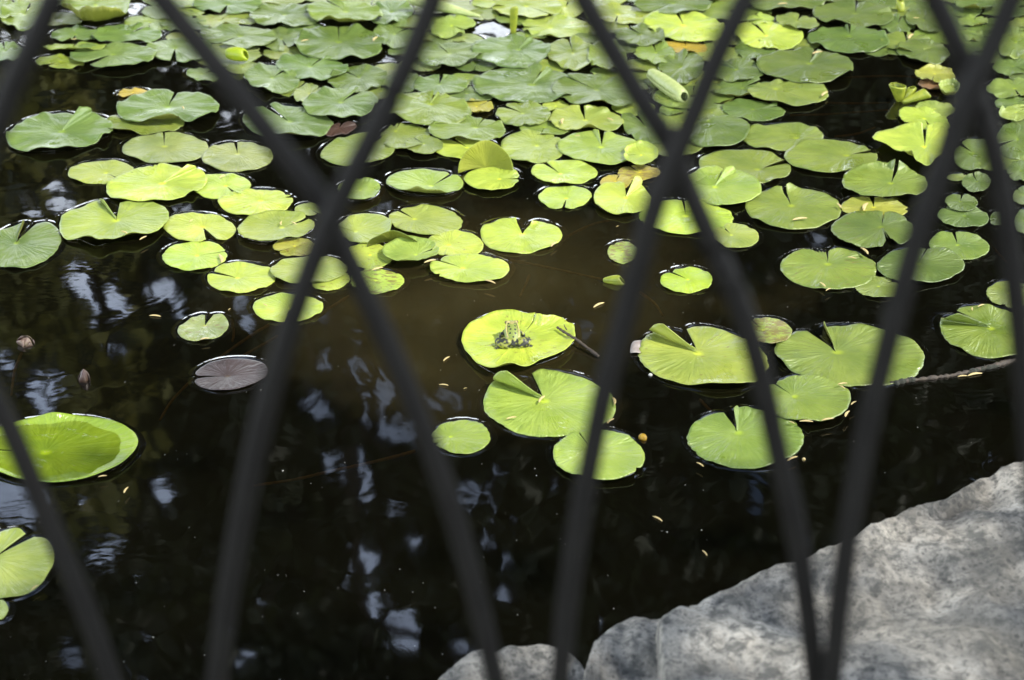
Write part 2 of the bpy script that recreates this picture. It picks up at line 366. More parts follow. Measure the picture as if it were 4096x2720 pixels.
    zz += .004*size/.1*(S_**2)*np.sin(2*TH+k4[3])*.5
    zz -= .003*size/.1*np.exp(-(S_/.16)**2)
    zz += cup*np.clip((S_-.72)/.28, 0, 1)**1.6
    # ridges (main pleats)
    zz += .00025*np.sin(TH*23+k4[4])*S_*(1-S_)*2.2
    if up:
        for ud, uh, uw in ([up] if not isinstance(up, list) else up):
            a0 = math.atan2(math.sin(R(ud))*asp, math.cos(R(ud))); dl = (TH-a0+math.pi) % (2*math.pi)-math.pi
            wdw = np.exp(-(dl/R(uw))**2); e_ = np.clip((S_-.70)/.30, 0, 1)
            zz += uh*wdw*e_**1.5
            pull = (uh*.55*wdw*e_**2)
            dirn = (E-C)/np.linalg.norm(E-C, axis=1)[:, None]
            G -= dirn[None]*pull[..., None]
    G[..., 2] += zz
    G[..., 2] = np.maximum(G[..., 2], z0-.0022)
    if tilt:
        td, ta = tilt; G0 = G-C; ax = np.array([math.cos(R(td)), math.sin(R(td)), 0]); pr = G0@ax
        low = pr.min(); G[..., 2] += (pr-low)*math.tan(R(ta))
    if fold:
        for side, al, wd in ([fold] if not isinstance(fold, list) else fold):
            wr = R(wd); fl = sl+wr; dist = rel if side > 0 else 2*math.pi-rel      # angular distance from the slit
            a_line = n_img+(fl if side > 0 else -fl)
            kk = int(np.argmin(np.abs(th-(n_img+fl if side > 0 else n_img+2*math.pi-fl))))
            ax = Vector(E[kk]-C).normalized()
            for j in range(K):
                if dist[j] < fl:
                    q = (fl-dist[j])/wr
                    ang = R(al)*math.sin(min(1, q*3.2)*math.pi/2)*(1+.10*math.sin(5*q))*(1 if side < 0 else -1)
                    Rm = np.array(Matrix.Rotation(ang, 3, ax))
                    G[:, j] = C+(G[:, j]-C)@Rm.T
    V = [tuple(C+np.array([0, 0, -.003*size/.1]))]; uv = [(.5, 0)]
    for i in range(1, M+1):
        for j in range(K): V.append(tuple(G[i, j])); uv.append((j/(K-1), float(s[i])))
    Fc = [(0, 1+j, 2+j) for j in range(K-1)]
    for i in range(M-1):
        for j in range(K-1):
            a = 1+i*K+j; Fc.append((a, a+K, a+K+1, a+1))
    C0 = Vector(C); V = [Vector(v)-C0 for v in V]
    o = mesh_obj(name, V, Fc, [M_LEAF, M_UNDER], uv=uv); o.location = C0
    sm = o.modifiers.new("thickness", 'SOLIDIFY'); sm.thickness = .0011; sm.offset = -1; sm.material_offset = 1; sm.material_offset_rim = 0
    c = CC[col] if isinstance(col, str) else col
    jit = rs.uniform(.95, 1.05, 3) if not pts_given else (1, 1, 1)
    o.color = (c[0]*jit[0], c[1]*jit[1], c[2]*jit[2], blem)
    tag(o, label, cat, group)
    if tier in (0, 1, 4) and not tilt:
        Eg = proj(ex, ey, 0.0); SKIRT.append((Eg[:, :2], proj(tip[0], tip[1], 0)[:2]))
    return o

# label, cx, cy, w, h, rot, notch, tier, colour, options   (outlines as seen, set down on the water at their real size)
P_ = pad
# --- the near and middle water: large single leaves
frog_pad = P_("bright yellow-green lily pad carrying the frog and a dark twig", 0, 0, pts=[(1800+x/3.92, 1200+y/3.92) for x, y in [(178,650),(205,560),(235,510),(300,430),(450,322),(620,255),(850,208),(1000,203),(1120,232),(1240,262),(1320,245),(1365,228),(1400,272),(1480,318),(1560,318),(1640,302),(1780,330),(1850,390),(1930,410),(1950,520),(1962,590),(1945,665),(1870,760),(1750,850),(1560,945),(1400,1000),(1200,1070),(1000,1110),(860,1145),(700,1166),(560,1092),(420,1000),(340,900),(230,790),(203,720)]],
   tip=(2080, 1352), notch=52, slit=.8, tier=1, col=(.38, .46, .05), ser=.004, cup=.006, wave=.0012, blem=.5, M=18, K=180, up=[(-112, .012, 12), (38, .014, 16)])
P_("big green lily pad just below the frog's pad, dark lobe folded upright", 2196, 1614, 534, 262, -5, 122, 0, 'y', slit=4, fold=(1, 128, 29), tip=(2178, 1598), ser=.008, blem=.3, nser=30)
P_("large pale-centred lily pad with one upright green lobe, white petal at its left edge", 2812, 1432, 522, 250, -6, 122, 0, 'y', slit=4, fold=(1, 128, 29), tip=(2792, 1407), blem=.4, up=(-75, .012, 30))
P_("small brown-mottled lily pad touching the top of two large pads on the right", 3072, 1321, 195, 100, -6, 142, 1, 'y', slit=3, blem=1.0, tip=(3052, 1318))
P_("broadest lily pad right of centre, split by a brown upright blade", 3403, 1420, 588, 246, -4, 143, 0, 'g', slit=3, fold=(-1, 80, 16), tip=(3347, 1403), blem=.2, nser=34)
P_("lily pad with pale needles stuck round its lower right edge, below the broadest pad", 3232, 1592, 352, 184, -3, 150, 1, 'g', slit=2.5, tip=(3175, 1582), blem=.35)
P_("scallop-edged lily pad nearest the grey boulder, pale fold on top edge", 2985, 1752, 466, 238, -2, 125, 0, 'g', slit=3, fold=(-1, 60, 18), tip=(2953, 1725), ser=.014, blem=.3)
P_("plain round lily pad with an amber bubble at its upper right rim", 2398, 1817, 366, 202, -2, 130, 1, 'y', slit=1.5, ser=.008, blem=.15, tip=(2370, 1800))
P_("small lily pad with two dark slits on its left, half behind a fence bar", 1845, 1747, 237, 130, -2, 186, 0, 'L', slit=3, tip=(1800, 1745), bites=[(205, .35, 3)], blem=.1)
P_("lily pad with a silvery triangular folded lobe at the right edge of the pond", 3958, 1325, 395, 206, -8, 158, 0, 'g', slit=4, fold=(1, 125, 20), tip=(3965, 1308), ser=.008, blem=.2)
P_("green lily pad touching the right frame edge above the silver-lobed pad", 4040, 1174, 190, 102, -4, 20, 0, 'g', slit=3, blem=.15)
P_("huge lily pad at left with a puddle of water on it", 232, 1798, 648, 256, 3, 179, 0, (.19, .30, .022), slit=2.5, tip=(180, 1806), cup=.0055, wave=.0006, ser=.003, blem=.02, K=150, M=18, up=(72, .012, 10))
P_("deeply cut lily pad at the lower left edge, two broad lobes", 22, 2256, 402, 262, 12, 32, 0, 'y', slit=5, tip=(-30, 2232), ser=.003, blem=.08)
P_("sliver of a lily pad below the two-lobed pad in the lower left corner", -14, 2436, 92, 84, 0, 150, 0, 'y', blem=.5)
P_("dark purple lily pad lying alone on the dark water", 922, 1496, 298, 122, 6, 182, 0, 'V', slit=5, tip=(910, 1502), ser=.004, wave=.0008, blem=0)
P_("small heart-shaped lily pad alone on the water at left", 814, 1309, 208, 102, 10, 68, 0, 'p', slit=11, ser=.004, blem=.55, tip=(820, 1300))
# --- left cluster
P_("dull green lily pad at the left edge with a dark brown standing blade", 100, 979, 306, 176, 14, 46, 0, 'P', slit=3, fold=(1, 96, 12), tip=(62, 968), ser=.009, blem=.3)
P_("large pointed lily pad at left with an upright dark green lobe", 0, 0, pts=[(0+x/2.361, 600+y/2.361) for x, y in [(560,690),(590,625),(720,560),(860,505),(1000,472),(1100,480),(1180,482),(1300,485),(1440,480),(1560,540),(1592,610),(1560,690),(1500,750),(1400,810),(1240,850),(1120,862),(1000,885),(915,912),(850,890),(760,850),(640,845),(590,800)]],
   tip=(465, 877), notch=84, slit=3, fold=(1, 118, 17), tier=1, col='y', up=[(-135, .016, 16), (-58, .014, 18)], wave=.0015, ser=.007, blem=.08, K=150)
P_("long yellow-green lily pad with a shining white lobe at left", 624, 733, 408, 142, 5, 33, 1, 'Y', slit=2, fold=(-1, 100, 11), tip=(650, 730), ser=.012, blem=.3, wave=.003)
P_("small lily pad with wet green patch, left end of the sunlit group", 405, 687, 260, 94, 3, 333, 0, 'y', slit=4, tip=(425, 690), blem=.15, ser=.003)
P_("small lily pad tucked right of the white-lobed pad", 888, 742, 235, 96, 2, 318, 0, 'Y', slit=5, tip=(905, 742), blem=.25, ser=.003)
P_("oval lily pad with long dark tears near its right end", 1022, 807, 308, 102, 1, 12, 0, 'Y', slit=1.5, tip=(1045, 800), blem=.45, bites=[(6, .3, 2)])
P_("yellow lily pad whose slit opens toward the camera, left group", 797, 910, 296, 114, -3, 302, 0, 'Y', slit=9, tip=(812, 906), blem=.3)
P_("round-ended yellow lily pad below the one with the downward slit", 778, 1021, 264, 112, 4, 6, 0, 'Y', slit=3, tip=(790, 1020), blem=.25)
P_("bright lily pad with its slit opening to the left, above the small heart-shaped one", 965, 1109, 276, 118, 3, 167, 0, 'Y', slit=7, tip=(948, 1110), blem=.12)
P_("lily pad with pale cupped rim and curved slit, left of the first bar crossing", 1103, 908, 304, 120, 5, 18, 1, 'y', slit=4, tip=(1130, 908), blem=.1, cup=.004)
P_("pink-edged yellow lily pad half hidden by a bar, left group", 1178, 986, 172, 74, 0, 200, 0, 'o', slit=2, blem=.7)
P_("smooth lily pad with a snail speck, crossed by the fence bar", 1235, 1076, 304, 108, 2, 60, 1, 'y', slit=1.5, blem=.05, ser=.003)
P_("ragged yellow lily pad peeping from under the smooth one behind the bar", 1322, 1120, 156, 76, 6, 80, 0, 'Y', slit=2, blem=.6)
P_("round lily pad crossed by a bar, front of the left group", 1152, 1230, 282, 112, 2, 268, 0, 'Y', slit=8, tip=(1158, 1232), blem=.15, ser=.003)
P_("fragment of a lily pad left of the crossing bars", 1238, 836, 116, 50, 0, 330, 0, 'y', blem=.2)
# --- middle cluster around first crossing
P_("half-cupped lily pad directly right of the first bar crossing", 1436, 762, 165, 88, 2, 200, 1, 'y', slit=2, cup=.006, blem=.05)
P_("cupped lily pad with raised front rim mirrored in the black water", 1700, 729, 302, 108, -3, 28, 1, 'y', slit=4, tip=(1726, 742), up=[(-150, .016, 26), (-50, .013, 26)], wave=.002, ser=.004, blem=.05)
P_("bright yellow lily pad lying in front of the standing half leaf", 1967, 712, 220, 94, 2, 1, 1, 'Y', slit=4, tip=(2000, 714), blem=.12, ser=.003)
P_("notched lily pad with pale raised right rim beside the first crossing", 1463, 913, 228, 118, 3, 165, 1, 'y', slit=3, tip=(1420, 925), up=(5, .012, 26), blem=.05, ser=.003)
P_("scalloped round lily pad behind the dark tent-shaped leaf", 1703, 881, 290, 118, -4, 152, 0, 'y', slit=5, tip=(1655, 873), blem=.12, ser=.012)
P_("boat-shaped lily pad with a pale rim resting on a yellow one", 1642, 1004, 228, 94, 3, 18, 2, 'y', slit=4, tip=(1665, 1018), cup=.006, blem=.05, ser=.003)
P_("yellow oval lily pad wedged between the boat-shaped pad and the heart-shaped pad", 1821, 976, 232, 102, -3, 195, 0, 'Y', slit=2, tip=(1795, 978), blem=.4, ser=.004)
P_("wide scalloped lily pad in front of the yellow oval one", 1880, 1070, 320, 110, -3, 163, 1, 'Y', slit=4, tip=(1850, 1070), blem=.2, ser=.012)
P_("speckled yellow pad between the bar and the boat-shaped pad", 1476, 1022, 190, 104, -4, 10, 0, 'Y', slit=2, blem=.6)
P_("red-edged lily pad at the front of the middle group", 1508, 1123, 216, 96, -2, 200, 0, 'Y', slit=2, blem=.85)
P_("heart-shaped bright lily pad with a wide open notch in the middle of the pond", 0, 0, pts=[(1925,945),(1935,905),(1990,880),(2040,876),(2060,874),(2090,905),(2150,880),(2200,895),(2245,925),(2248,950),(2225,975),(2170,1000),(2090,1010),(2000,1005),(1950,980)],
   tip=(2089, 932), notch=79, slit=17, tier=0, col='Y', blem=.08, ser=.003, up=[(105, .008, 10), (55, .008, 10)])
P_("oval lily pad with its slit at upper left, upper of the two small central ones", 2258, 687, 260, 96, -2, 146, 0, 'Y', slit=4, tip=(2240, 693), blem=.05, ser=.002)
P_("oval lily pad with a nibbled slit at the bottom, lower of the two central ones", 2260, 787, 216, 90, 1, 252, 0, 'Y', slit=4, tip=(2266, 792), blem=.15, ser=.002)
P_("lily pad with a broad shining white lobe beside the second bar crossing", 2488, 790, 236, 128, -4, 88, 1, 'Y', slit=5, fold=(-1, 65, 34), tip=(2505, 788), blem=.12, ser=.003)
P_("small yellowed lily pad behind the white-lobed one at the second crossing", 2462, 727, 124, 62, 3, 60, 0, 'O', blem=.5)
P_("decaying yellow pad scrap left of the second crossing", 2556, 690, 170, 62, 0, 150, 0, 'O', blem=.95, ser=.03)
P_("small pink-edged lily pad half behind the bar, alone below the second crossing", 2492, 1008, 124, 84, 0, 20, 0, 'y', slit=2, blem=.9)
P_("lone lily pad with its slit at upper left, right of centre", 2746, 1119, 206, 100, 0, 157, 0, 'Y', slit=5, tip=(2752, 1116), col='L', blem=.12) if 0 else P_("lone lily pad with its slit at upper left, right of centre", 2746, 1119, 206, 100, 0, 157, 0, (.30, .43, .03), slit=5, tip=(2752, 1116), blem=.12)
# --- upper left
P_("grey-green lily pad at far left with a pale curled lobe, upper left", 236, 527, 424, 156, 7, 52, 1, 'P', slit=2, fold=(-1, 78, 15), tip=(247, 522), blem=.1, up=[(-120, .010, 26)], ser=.008)
P_("glossy lily pad lying on another, front edge curled under, upper left", 669, 428, 402, 138, 2, 62, 2, 'P', slit=2.5, tip=(672, 425), blem=.1, up=[(-115, .016, 18), (-62, .014, 18)], ser=.008)
P_("flat lily pad mostly hidden beneath the glossy curled one, upper left", 577, 492, 315, 92, 2, 100, 0, 'g', slit=2, blem=.1)
P_("round pale lily pad below the stacked pair, upper left", 663, 592, 344, 122, 1, 91, 0, 'p', slit=2, tip=(657, 582), blem=.1, ser=.004)
P_("round pale lily pad right of the low pair, next to the bar", 950, 625, 282, 118, 0, 100, 0, 'p', slit=4, tip=(950, 612), blem=.12, ser=.006)
P_("small yellow leaf behind the glossy curled lily pad", 531, 371, 122, 36, 4, 180, 0, (.42, .30, .02), slit=1, blem=.4)
P_("huge upright bright green lily pad at the top left", 385, 25, 292, 170, -3, 90, 3, 'L', slit=1, up=[(-95, .05, 55)], blem=.02, cup=.01)
P_("lily pad at the very top left corner", 15, 42, 130, 86, 0, 20, 0, 'g', blem=.3)
P_("broad lily pad between the corner and the first bar, top left", 95, 60, 190, 122, 3, 60, 1, 'g', blem=.2)
P_("lily pad at the left edge behind the first bar", 20, 205, 150, 80, -3, 100, 1, 'P', blem=.15)
P_("lily pad half under the upright bright one, top left", 300, 138, 200, 62, 0, 250, 0, 'P', blem=.2)
P_("oval grey-green lily pad below the upright bright one", 506, 136, 280, 80, 0, 20, 1, 'P', blem=.15, up=(-100, .006, 40))
P_("long lily pad curled so its green underside shows, top left", 300, 196, 262, 46, 2, 60, 1, 'L', blem=.05, tilt=(-90, 8))
P_("yellow-green lily pad end over black water, top left", 238, 246, 196, 50, -2, 200, 0, 'L', blem=.05)
P_("wide lily pad reaching over the black water, top left", 453, 218, 356, 92, 2, 200, 2, 'P', blem=.15, ser=.004)
P_("lily pad with its slit toward the camera, touching the second bar", 716, 200, 268, 94, 0, 262, 1, 'P', slit=5, tip=(700, 190), blem=.1)
P_("lily pad behind the second bar near the top", 740, 98, 205, 60, -3, 170, 0, 'P', blem=.15)
P_("small yellowish pad by the second bar near the top", 762, 44, 116, 36, -6, 170, 0, 'y', blem=.35)
P_("lily pad at the top edge right of the second bar", 912, 18, 284, 66, 0, 240, 1, 'P', blem=.1)
P_("brown-tinged lily pad below the top-edge one", 872, 84, 176, 54, -2, 30, 0, 'p', blem=.6)
P_("wide grey-green lily pad right of the second bar, near the top", 955, 146, 312, 92, -2, 200, 1, 'P', blem=.12, up=(-80, .006, 40))
P_("small lily pad left behind the bar over black water", 812, 297, 134, 50, -8, 20, 0, 'P', blem=.1)
P_("lily pad with drops, beside the black water right of the second bar", 1086, 314, 228, 110, -6, 30, 1, 'P', blem=.3)
P_("wet lily pad with white glare and a brown folded edge", 1248, 268, 290, 106, -6, 30, 1, 'P', blem=.1, up=(-20, .014, 24))
P_("lily pad with ridged veins along the very top", 1142, 60, 302, 94, 0, 180, 1, 'P', slit=2, blem=.12, ser=.008)
P_("lily pad cut by the top edge, above the ridge-veined one", 1090, -2, 270, 50, 0, 90, 0, 'p', blem=.1)
P_("lily pad with a rolled yellow front edge near the top", 1378, 48, 300, 112, -4, 150, 3, 'g', slit=2, up=[(-95, .022, 40)], blem=.08)
P_("wide dark-topped lily pad under the one with the rolled edge", 1358, 170, 362, 142, 0, 92, 2, 'G', slit=1, blem=.08, ser=.004, up=(-85, .004, 40))
P_("lily pad between the rolled-edge pad and the third bar, top", 1562, 48, 186, 92, 6, 90, 1, 'P', blem=.15)
P_("small shiny lily pad left under the dark-topped one", 1122, 158, 162, 92, 0, 300, 0, 'P', blem=.1)
P_("lily pad right under the dark-topped one, behind the third bar", 1580, 138, 178, 118, 0, 20, 0, 'P', blem=.1)
P_("lily pad left of the third bar with a shiny half", 1432, 312, 236, 108, 4, 160, 1, 'G', blem=.12)
P_("yellow-green pad end between two darker lily pads, upper middle left", 1190, 356, 164, 60, 0, 30, 0, 'g', blem=.2)
P_("small pinkish-pale pad beside the feather-veined one", 1236, 376, 124, 78, 0, 30, 1, 'p', blem=.3)
P_("feather-veined lily pad left of the third bar", 1362, 411, 312, 126, 3, 30, 2, 'P', blem=.06, ser=.008)
P_("lily pad with bright veins reaching from the second bar to a red one", 1150, 488, 372, 132, -4, 150, 1, 'P', blem=.08, ser=.004)
P_("reddish-brown lily pad edge beside the third bar", 1356, 514, 140, 50, 10, 60, 0, 'R', blem=.2)
P_("lily pad behind the third bar at the edge of black water", 1432, 598, 296, 122, 6, 30, 0, 'g', blem=.12, ser=.003)
# --- upper middle
P_("yellow-green lily pad with a slit, right of the third bar", 1622, 548, 200, 110, 0, 52, 0, 'g', slit=3, tip=(1580, 520), blem=.25)
P_("lily pad with pale nibbled corner in front of the split one", 1696, 577, 150, 74, 0, 150, 1, 'g', blem=.1)
P_("yellow lily pad beneath the long folded-lobe one, at the black water's edge", 1862, 591, 268, 86, -3, 150, 0, 'Y', blem=.25, ser=.004)
P_("long lily pad with a short curved slit above the yellow one", 1870, 517, 304, 102, -1, 48, 2, 'g', slit=2, tip=(1905, 508), blem=.08)
P_("long lily pad with a pale lobe and brown catkin on it", 1710, 432, 350, 132, -5, 66, 2, 'g', slit=2, fold=(-1, 70, 10), tip=(1722, 412), blem=.05)
P_("wet round lily pad in white glare, upper middle", 1760, 338, 226, 76, 0, 75, 1, 'P', blem=.03, ser=.002, up=(75, .006, 20))
P_("widest wet lily pad with wavy shining lines, upper middle", 2110, 338, 446, 142, -1, 52, 1, 'P', slit=1.5, fold=(-1, 60, 9), tip=(2130, 335), blem=.08, ser=.008)
P_("lily pad with a thin yellow stalk along its top, upper middle", 1800, 215, 262, 96, 5, 150, 2, 'P', blem=.06, up=(-20, .008, 26))
P_("lily pad with glossy upturned right side, upper middle", 2052, 205, 336, 122, -2, 52, 2, 'P', slit=2, fold=(-1, 60, 10), tip=(2075, 195), up=[(-10, .016, 30)], blem=.05)
P_("ragged bright lily pad beside the white sky reflection", 1812, 104, 186, 92, 6, 340, 1, 'y', blem=.35, bites=[(-15, .25, 22)], ser=.02)
P_("lily pad under the thin yellow stalk", 1742, 182, 160, 58, 0, 90, 0, 'P', blem=.1)
P_("wet lily pad piece right beside the third bar", 1602, 328, 170, 78, 0, 90, 0, 'P', blem=.05)
P_("small yellow scrap of pad between three darker lily pads", 1908, 427, 132, 64, 0, 20, 0, 'O', blem=.2)
P_("flat yellow-green lily pad left of the one with twin raised lobes", 2092, 455, 216, 98, 0, 160, 1, 'g', blem=.15, ser=.006)
P_("pale yellow lily pad at the top beside the standing shoot", 2112, 26, 290, 92, 0, 90, 1, 'y', blem=.1)
P_("lily pad behind the rolled stalk at the very top", 1975, 10, 180, 46, 0, 90, 0, 'y', blem=.1)
P_("bright scrap of lily pad right of the pale yellow one at the top", 2262, 30, 166, 76, 0, 60, 0, 'Y', blem=.35)
P_("oval lily pad with its slit to the left, below the standing shoot", 2226, 108, 286, 92, -2, 178, 0, 'y', slit=2, tip=(2200, 110), blem=.12)
P_("lily pad pleated in front of the left-slit oval one", 2288, 215, 204, 128, -8, 108, 1, 'g', slit=2, blem=.08)
P_("lily pad leaning beside the fourth bar, upper middle", 2428, 225, 160, 130, -25, 100, 2, 'g', slit=2, up=(-100, .014, 30), blem=.06)
P_("small lily pad in shadow beneath the leaning one", 2440, 294, 156, 52, -6, 90, 0, 'g', blem=.06)
P_("dark lily pad with ragged front edge left of the fourth bar", 2378, 362, 352, 130, -6, 160, 2, 'G', slit=2, blem=.12, ser=.012, up=(-70, .008, 30))
P_("lily pad with twin raised lobes at its slit and brown rolled front", 2345, 477, 304, 100, -2, 106, 1, 'y', slit=4, tip=(2340, 478), up=[(-75, .012, 20), (110, .010, 9), (72, .010, 9)], blem=.12)
P_("yellow scrap behind the pad with twin raised lobes", 2222, 425, 116, 46, 0, 90, 0, 'Y', blem=.3)
P_("flat speckled lily pad left of the large split one", 2130, 586, 254, 132, -2, 22, 0, 'y', slit=1.5, tip=(2150, 580), blem=.25, ser=.008)
P_("large split lily pad left of the second crossing", 2402, 590, 346, 124, -4, 84, 1, 'y', slit=2.5, tip=(2405, 585), fold=(1, 50, 12), blem=.08, ser=.003)
P_("lily pad behind the bar above the second crossing", 2578, 508, 200, 118, -25, 130, 0, 'G', blem=.1)
P_("bright cup-shaped young pad at the second crossing", 2562, 622, 140, 92, 0, 180, 2, 'Y', cup=.008, slit=3, blem=.05)
P_("pad scrap below the rolled pale leaf, behind the crossing bars", 2692, 440, 112, 52, 0, 90, 0, 'g', blem=.1)
# --- top, fourth and fifth bars
P_("yellow-green lily pad behind the fourth bar near the top", 2480, 58, 280, 84, -4, 90, 0, 'y', blem=.15)
P_("brightest wide lily pad with an open slit, between the fourth and fifth bars", 2738, 106, 330, 124, -6, 118, 1, 'Y', slit=3, tip=(2735, 98), blem=.08, ser=.003)
P_("green lily pad at the top edge between the fourth and fifth bars", 2692, 14, 320, 74, 0, 90, 2, 'G', blem=.1)
P_("dark lily pad with a glassy right end between the bars", 2562, 140, 208, 80, -4, 150, 2, 'G', up=(0, .012, 30), blem=.05)
P_("lily pad with a small tooth, above the rolled pale leaf", 2620, 212, 164, 92, 0, 110, 1, 'g', blem=.12)
P_("golden dying leaf under the brightest wide lily pad", 2742, 188, 172, 56, -3, 90, 0, (.34, .25, .03), blem=.6)
P_("dark lily pad right of the rolled pale leaf", 2724, 270, 188, 132, 10, 90, 1, 'G', blem=.08)
P_("lily pad beyond the fifth bar with a pale lobe and brown tear", 2946, 280, 226, 88, 2, 155, 1, 'G', slit=2, fold=(1, 75, 14), blem=.15)
P_("lily pad with two overlapping halves right of the fifth bar", 2972, 353, 240, 86, 4, 20, 0, 'G', blem=.12)
P_("lily pad with a pale blade over the notch, right of the crossing", 2876, 524, 256, 122, 8, 150, 1, 'G', slit=2, fold=(-1, 75, 12), blem=.12, tip=(2830, 478))
P_("flat dark lily pad against the black water, right of the crossing", 3012, 439, 258, 80, -4, 5, 0, 'G', slit=2, blem=.1)
# --- upper right
P_("lily pad at the top edge right of the fifth bar", 3142, 4, 322, 82, 0, 90, 1, 'G', blem=.1, up=(-90, .008, 40))
P_("small bright pad left under the top-edge lily pad", 3042, 77, 112, 46, 0, 90, 0, 'Y', blem=.08)
P_("yellow lily pad with a rounded slit, brightest of the upper right", 3075, 138, 278, 116, -6, 136, 1, 'Y', slit=5, tip=(3065, 140), blem=.05, ser=.003)
P_("lily pad with a rusty curled front edge, upper right", 3190, 85, 176, 60, -8, 60, 2, 'g', blem=.35, up=(-110, .008, 30))
P_("round green lily pad left of the yellow stub, upper right", 3416, 55, 334, 102, -3, 84, 1, 'G', slit=2, blem=.1)
P_("round green lily pad with a small dark hole above it, at the black water", 3396, 156, 322, 106, -2, 88, 1, 'G', slit=2, fold=(1, 40, 8), blem=.1, tip=(3398, 140))
P_("small lily pad right under the yellow stub", 3590, 95, 150, 72, -4, 60, 0, 'G', blem=.08)
P_("lily pad with a drooping pleated edge left of the sixth bar", 3698, 82, 156, 88, -20, 60, 1, 'G', up=(-110, .010, 30), blem=.1)
P_("lily pad at the top edge between the stub and the sixth bar", 3665, 16, 130, 76, -20, 90, 0, 'G', blem=.1)
P_("flat yellow-green lily pad left of the sixth bar", 3630, 170, 216, 84, -4, 100, 0, 'g', blem=.15)
P_("dark glossy lily pad at the black water, left of the sixth bar", 3696, 205, 214, 98, -6, 78, 1, 'G', slit=2.5, tip=(3715, 190), blem=.08, ser=.003)
P_("large round lily pad with a pale raised tip, left of the black water", 3222, 261, 380, 134, -2, 66, 2, 'G', slit=2, fold=(-1, 60, 10), tip=(3240, 250), blem=.12, ser=.008)
P_("dull lily pad peeping out below the large one with the raised tip", 3152, 372, 330, 100, -1, 176, 1, 'g', slit=1.5, tip=(3100, 352), blem=.35)
P_("lily pad at the left of the black water, behind the raised-tip one", 3022, 205, 170, 82, -10, 30, 0, 'G', blem=.1)
P_("lily pad with its slit to the right, below the black water", 3134, 545, 332, 106, 0, 4, 0, 'g', slit=3, tip=(3190, 550), blem=.15, ser=.008)
P_("lily pad with a silvery blade at its right end, overlapping its neighbour", 3322, 623, 366, 128, -2, 8, 1, 'g', slit=2, fold=(1, 55, 9), tip=(3392, 618), blem=.12, ser=.008)
P_("lily pad with a silvery curved blade, left below the black water", 2982, 664, 366, 132, -3, 14, 0, 'g', slit=2, fold=(1, 60, 9), tip=(3035, 676), blem=.15, ser=.008)
P_("lily pad right of the second crossing with a long pale fold", 2892, 742, 300, 156, -4, 62, 1, 'y', slit=2, fold=(-1, 45, 16), tip=(2858, 745), blem=.12, ser=.006)
P_("wide lily pad beneath the fold-lobed one at the second crossing", 2742, 866, 372, 140, -2, 100, 0, 'Y', slit=2, blem=.1)
P_("small lily pad with its slit at the top left, below the wide crossing one", 2942, 942, 186, 94, -4, 135, 0, 'y', slit=4, tip=(2925, 938), blem=.2, ser=.008)
P_("lily pad with white crinkled raised lobes, left of the sixth bar", 3538, 727, 342, 138, -2, 70, 2, 'g', slit=4, tip=(3565, 730), up=[(130, .012, 26), (66, .014, 10), (82, .010, 8), (-90, .006, 40)], blem=.3, ser=.012)
P_("large smooth lily pad carrying a long pale needle, right side", 3172, 832, 384, 166, -4, 118, 0, 'g', slit=3.5, tip=(3165, 818), up=[(132, .010, 9), (104, .010, 8)], blem=.08, ser=.006, nser=20)
P_("bright yellow serrated lily pad between two green ones", 3496, 830, 268, 88, -4, 100, 0, 'o', blem=.5, ser=.03)
P_("dull lily pad with a ragged black hole eaten in its front", 3492, 915, 330, 150, -3, 82, 1, 'G', slit=2, tip=(3527, 905), bites=[(-62, .55, 9)], blem=.4, ser=.012)
P_("lily pad with shredded yellow bits at its back edge", 3316, 1072, 386, 168, -4, 94, 0, 'g', slit=2.5, tip=(3312, 1052), bites=[(125, .22, 22)], blem=.5, ser=.012)
P_("smooth dark lily pad crossed by the bar below the eaten one", 3682, 1058, 352, 142, 0, 60, 1, 'G', slit=1.5, blem=.08, ser=.006)
P_("yellow-edged lily pad right of the bar, beside the smooth dark one", 3836, 982, 238, 116, -4, 108, 0, 'g', slit=4, blem=.35, ser=.008)
P_("small flat lily pad tucked below the shredded and the smooth dark one", 3512, 1147, 186, 86, -6, 20, 0, 'g', slit=1.5, blem=.15)
P_("oval lily pad with one pale spot, right of the bar", 3852, 864, 204, 90, -4, 160, 0, 'G', slit=2, blem=.03, ser=.002)
P_("small dark lily pad lying on the pale-spotted oval one", 3845, 808, 134, 66, -6, 76, 1, 'G', slit=5, blem=.12)
P_("sliver of lily pad left of the last bar", 3990, 874, 62, 56, 0, 200, 0, 'G', blem=.1)
P_("yellow serrated curled pad above a brown one, left of the third crossing", 3742, 296, 164, 58, -4, 90, 2, 'o', blem=.4, ser=.02, up=(90, .008, 60))
P_("brown decaying leaf under the yellow serrated one", 3742, 340, 140, 48, -6, 90, 0, 'B', blem=.6)
P_("small curled fresh green leaf left of the third crossing", 3796, 360, 86, 54, 0, 90, 1, 'y', cup=.014, blem=.02)
P_("yellow-green lily pad behind the bright lobed one, left of the third crossing", 3742, 436, 168, 64, -6, 200, 0, 'y', blem=.1)
P_("bright lobed lily pad above the folded pad, left of the last bars", 3700, 476, 212, 86, -16, 300, 1, 'Y', slit=4, blem=.08)
P_("big lily pad folded into a tent with its brown underside showing", 0, 0, pts=[(3486,558),(3530,520),(3600,505),(3680,500),(3720,492),(3770,490),(3795,520),(3775,590),(3740,640),(3700,664),(3662,668),(3640,640),(3600,600),(3540,575)],
   tip=(3700, 585), notch=92, slit=4, tier=3, col='Y', up=[(-140, .020, 30), (110, .012, 12)], blem=.1, ser=.010, wave=.003)
P_("glossy lily pad between the two last bars", 3895, 615, 160, 128, 10, 150, 0, 'G', blem=.08)
P_("dark hooded lily pad between the sixth and seventh bars at the top", 3905, 12, 168, 66, 0, 90, 2, 'G', up=(-95, .016, 40), blem=.1)
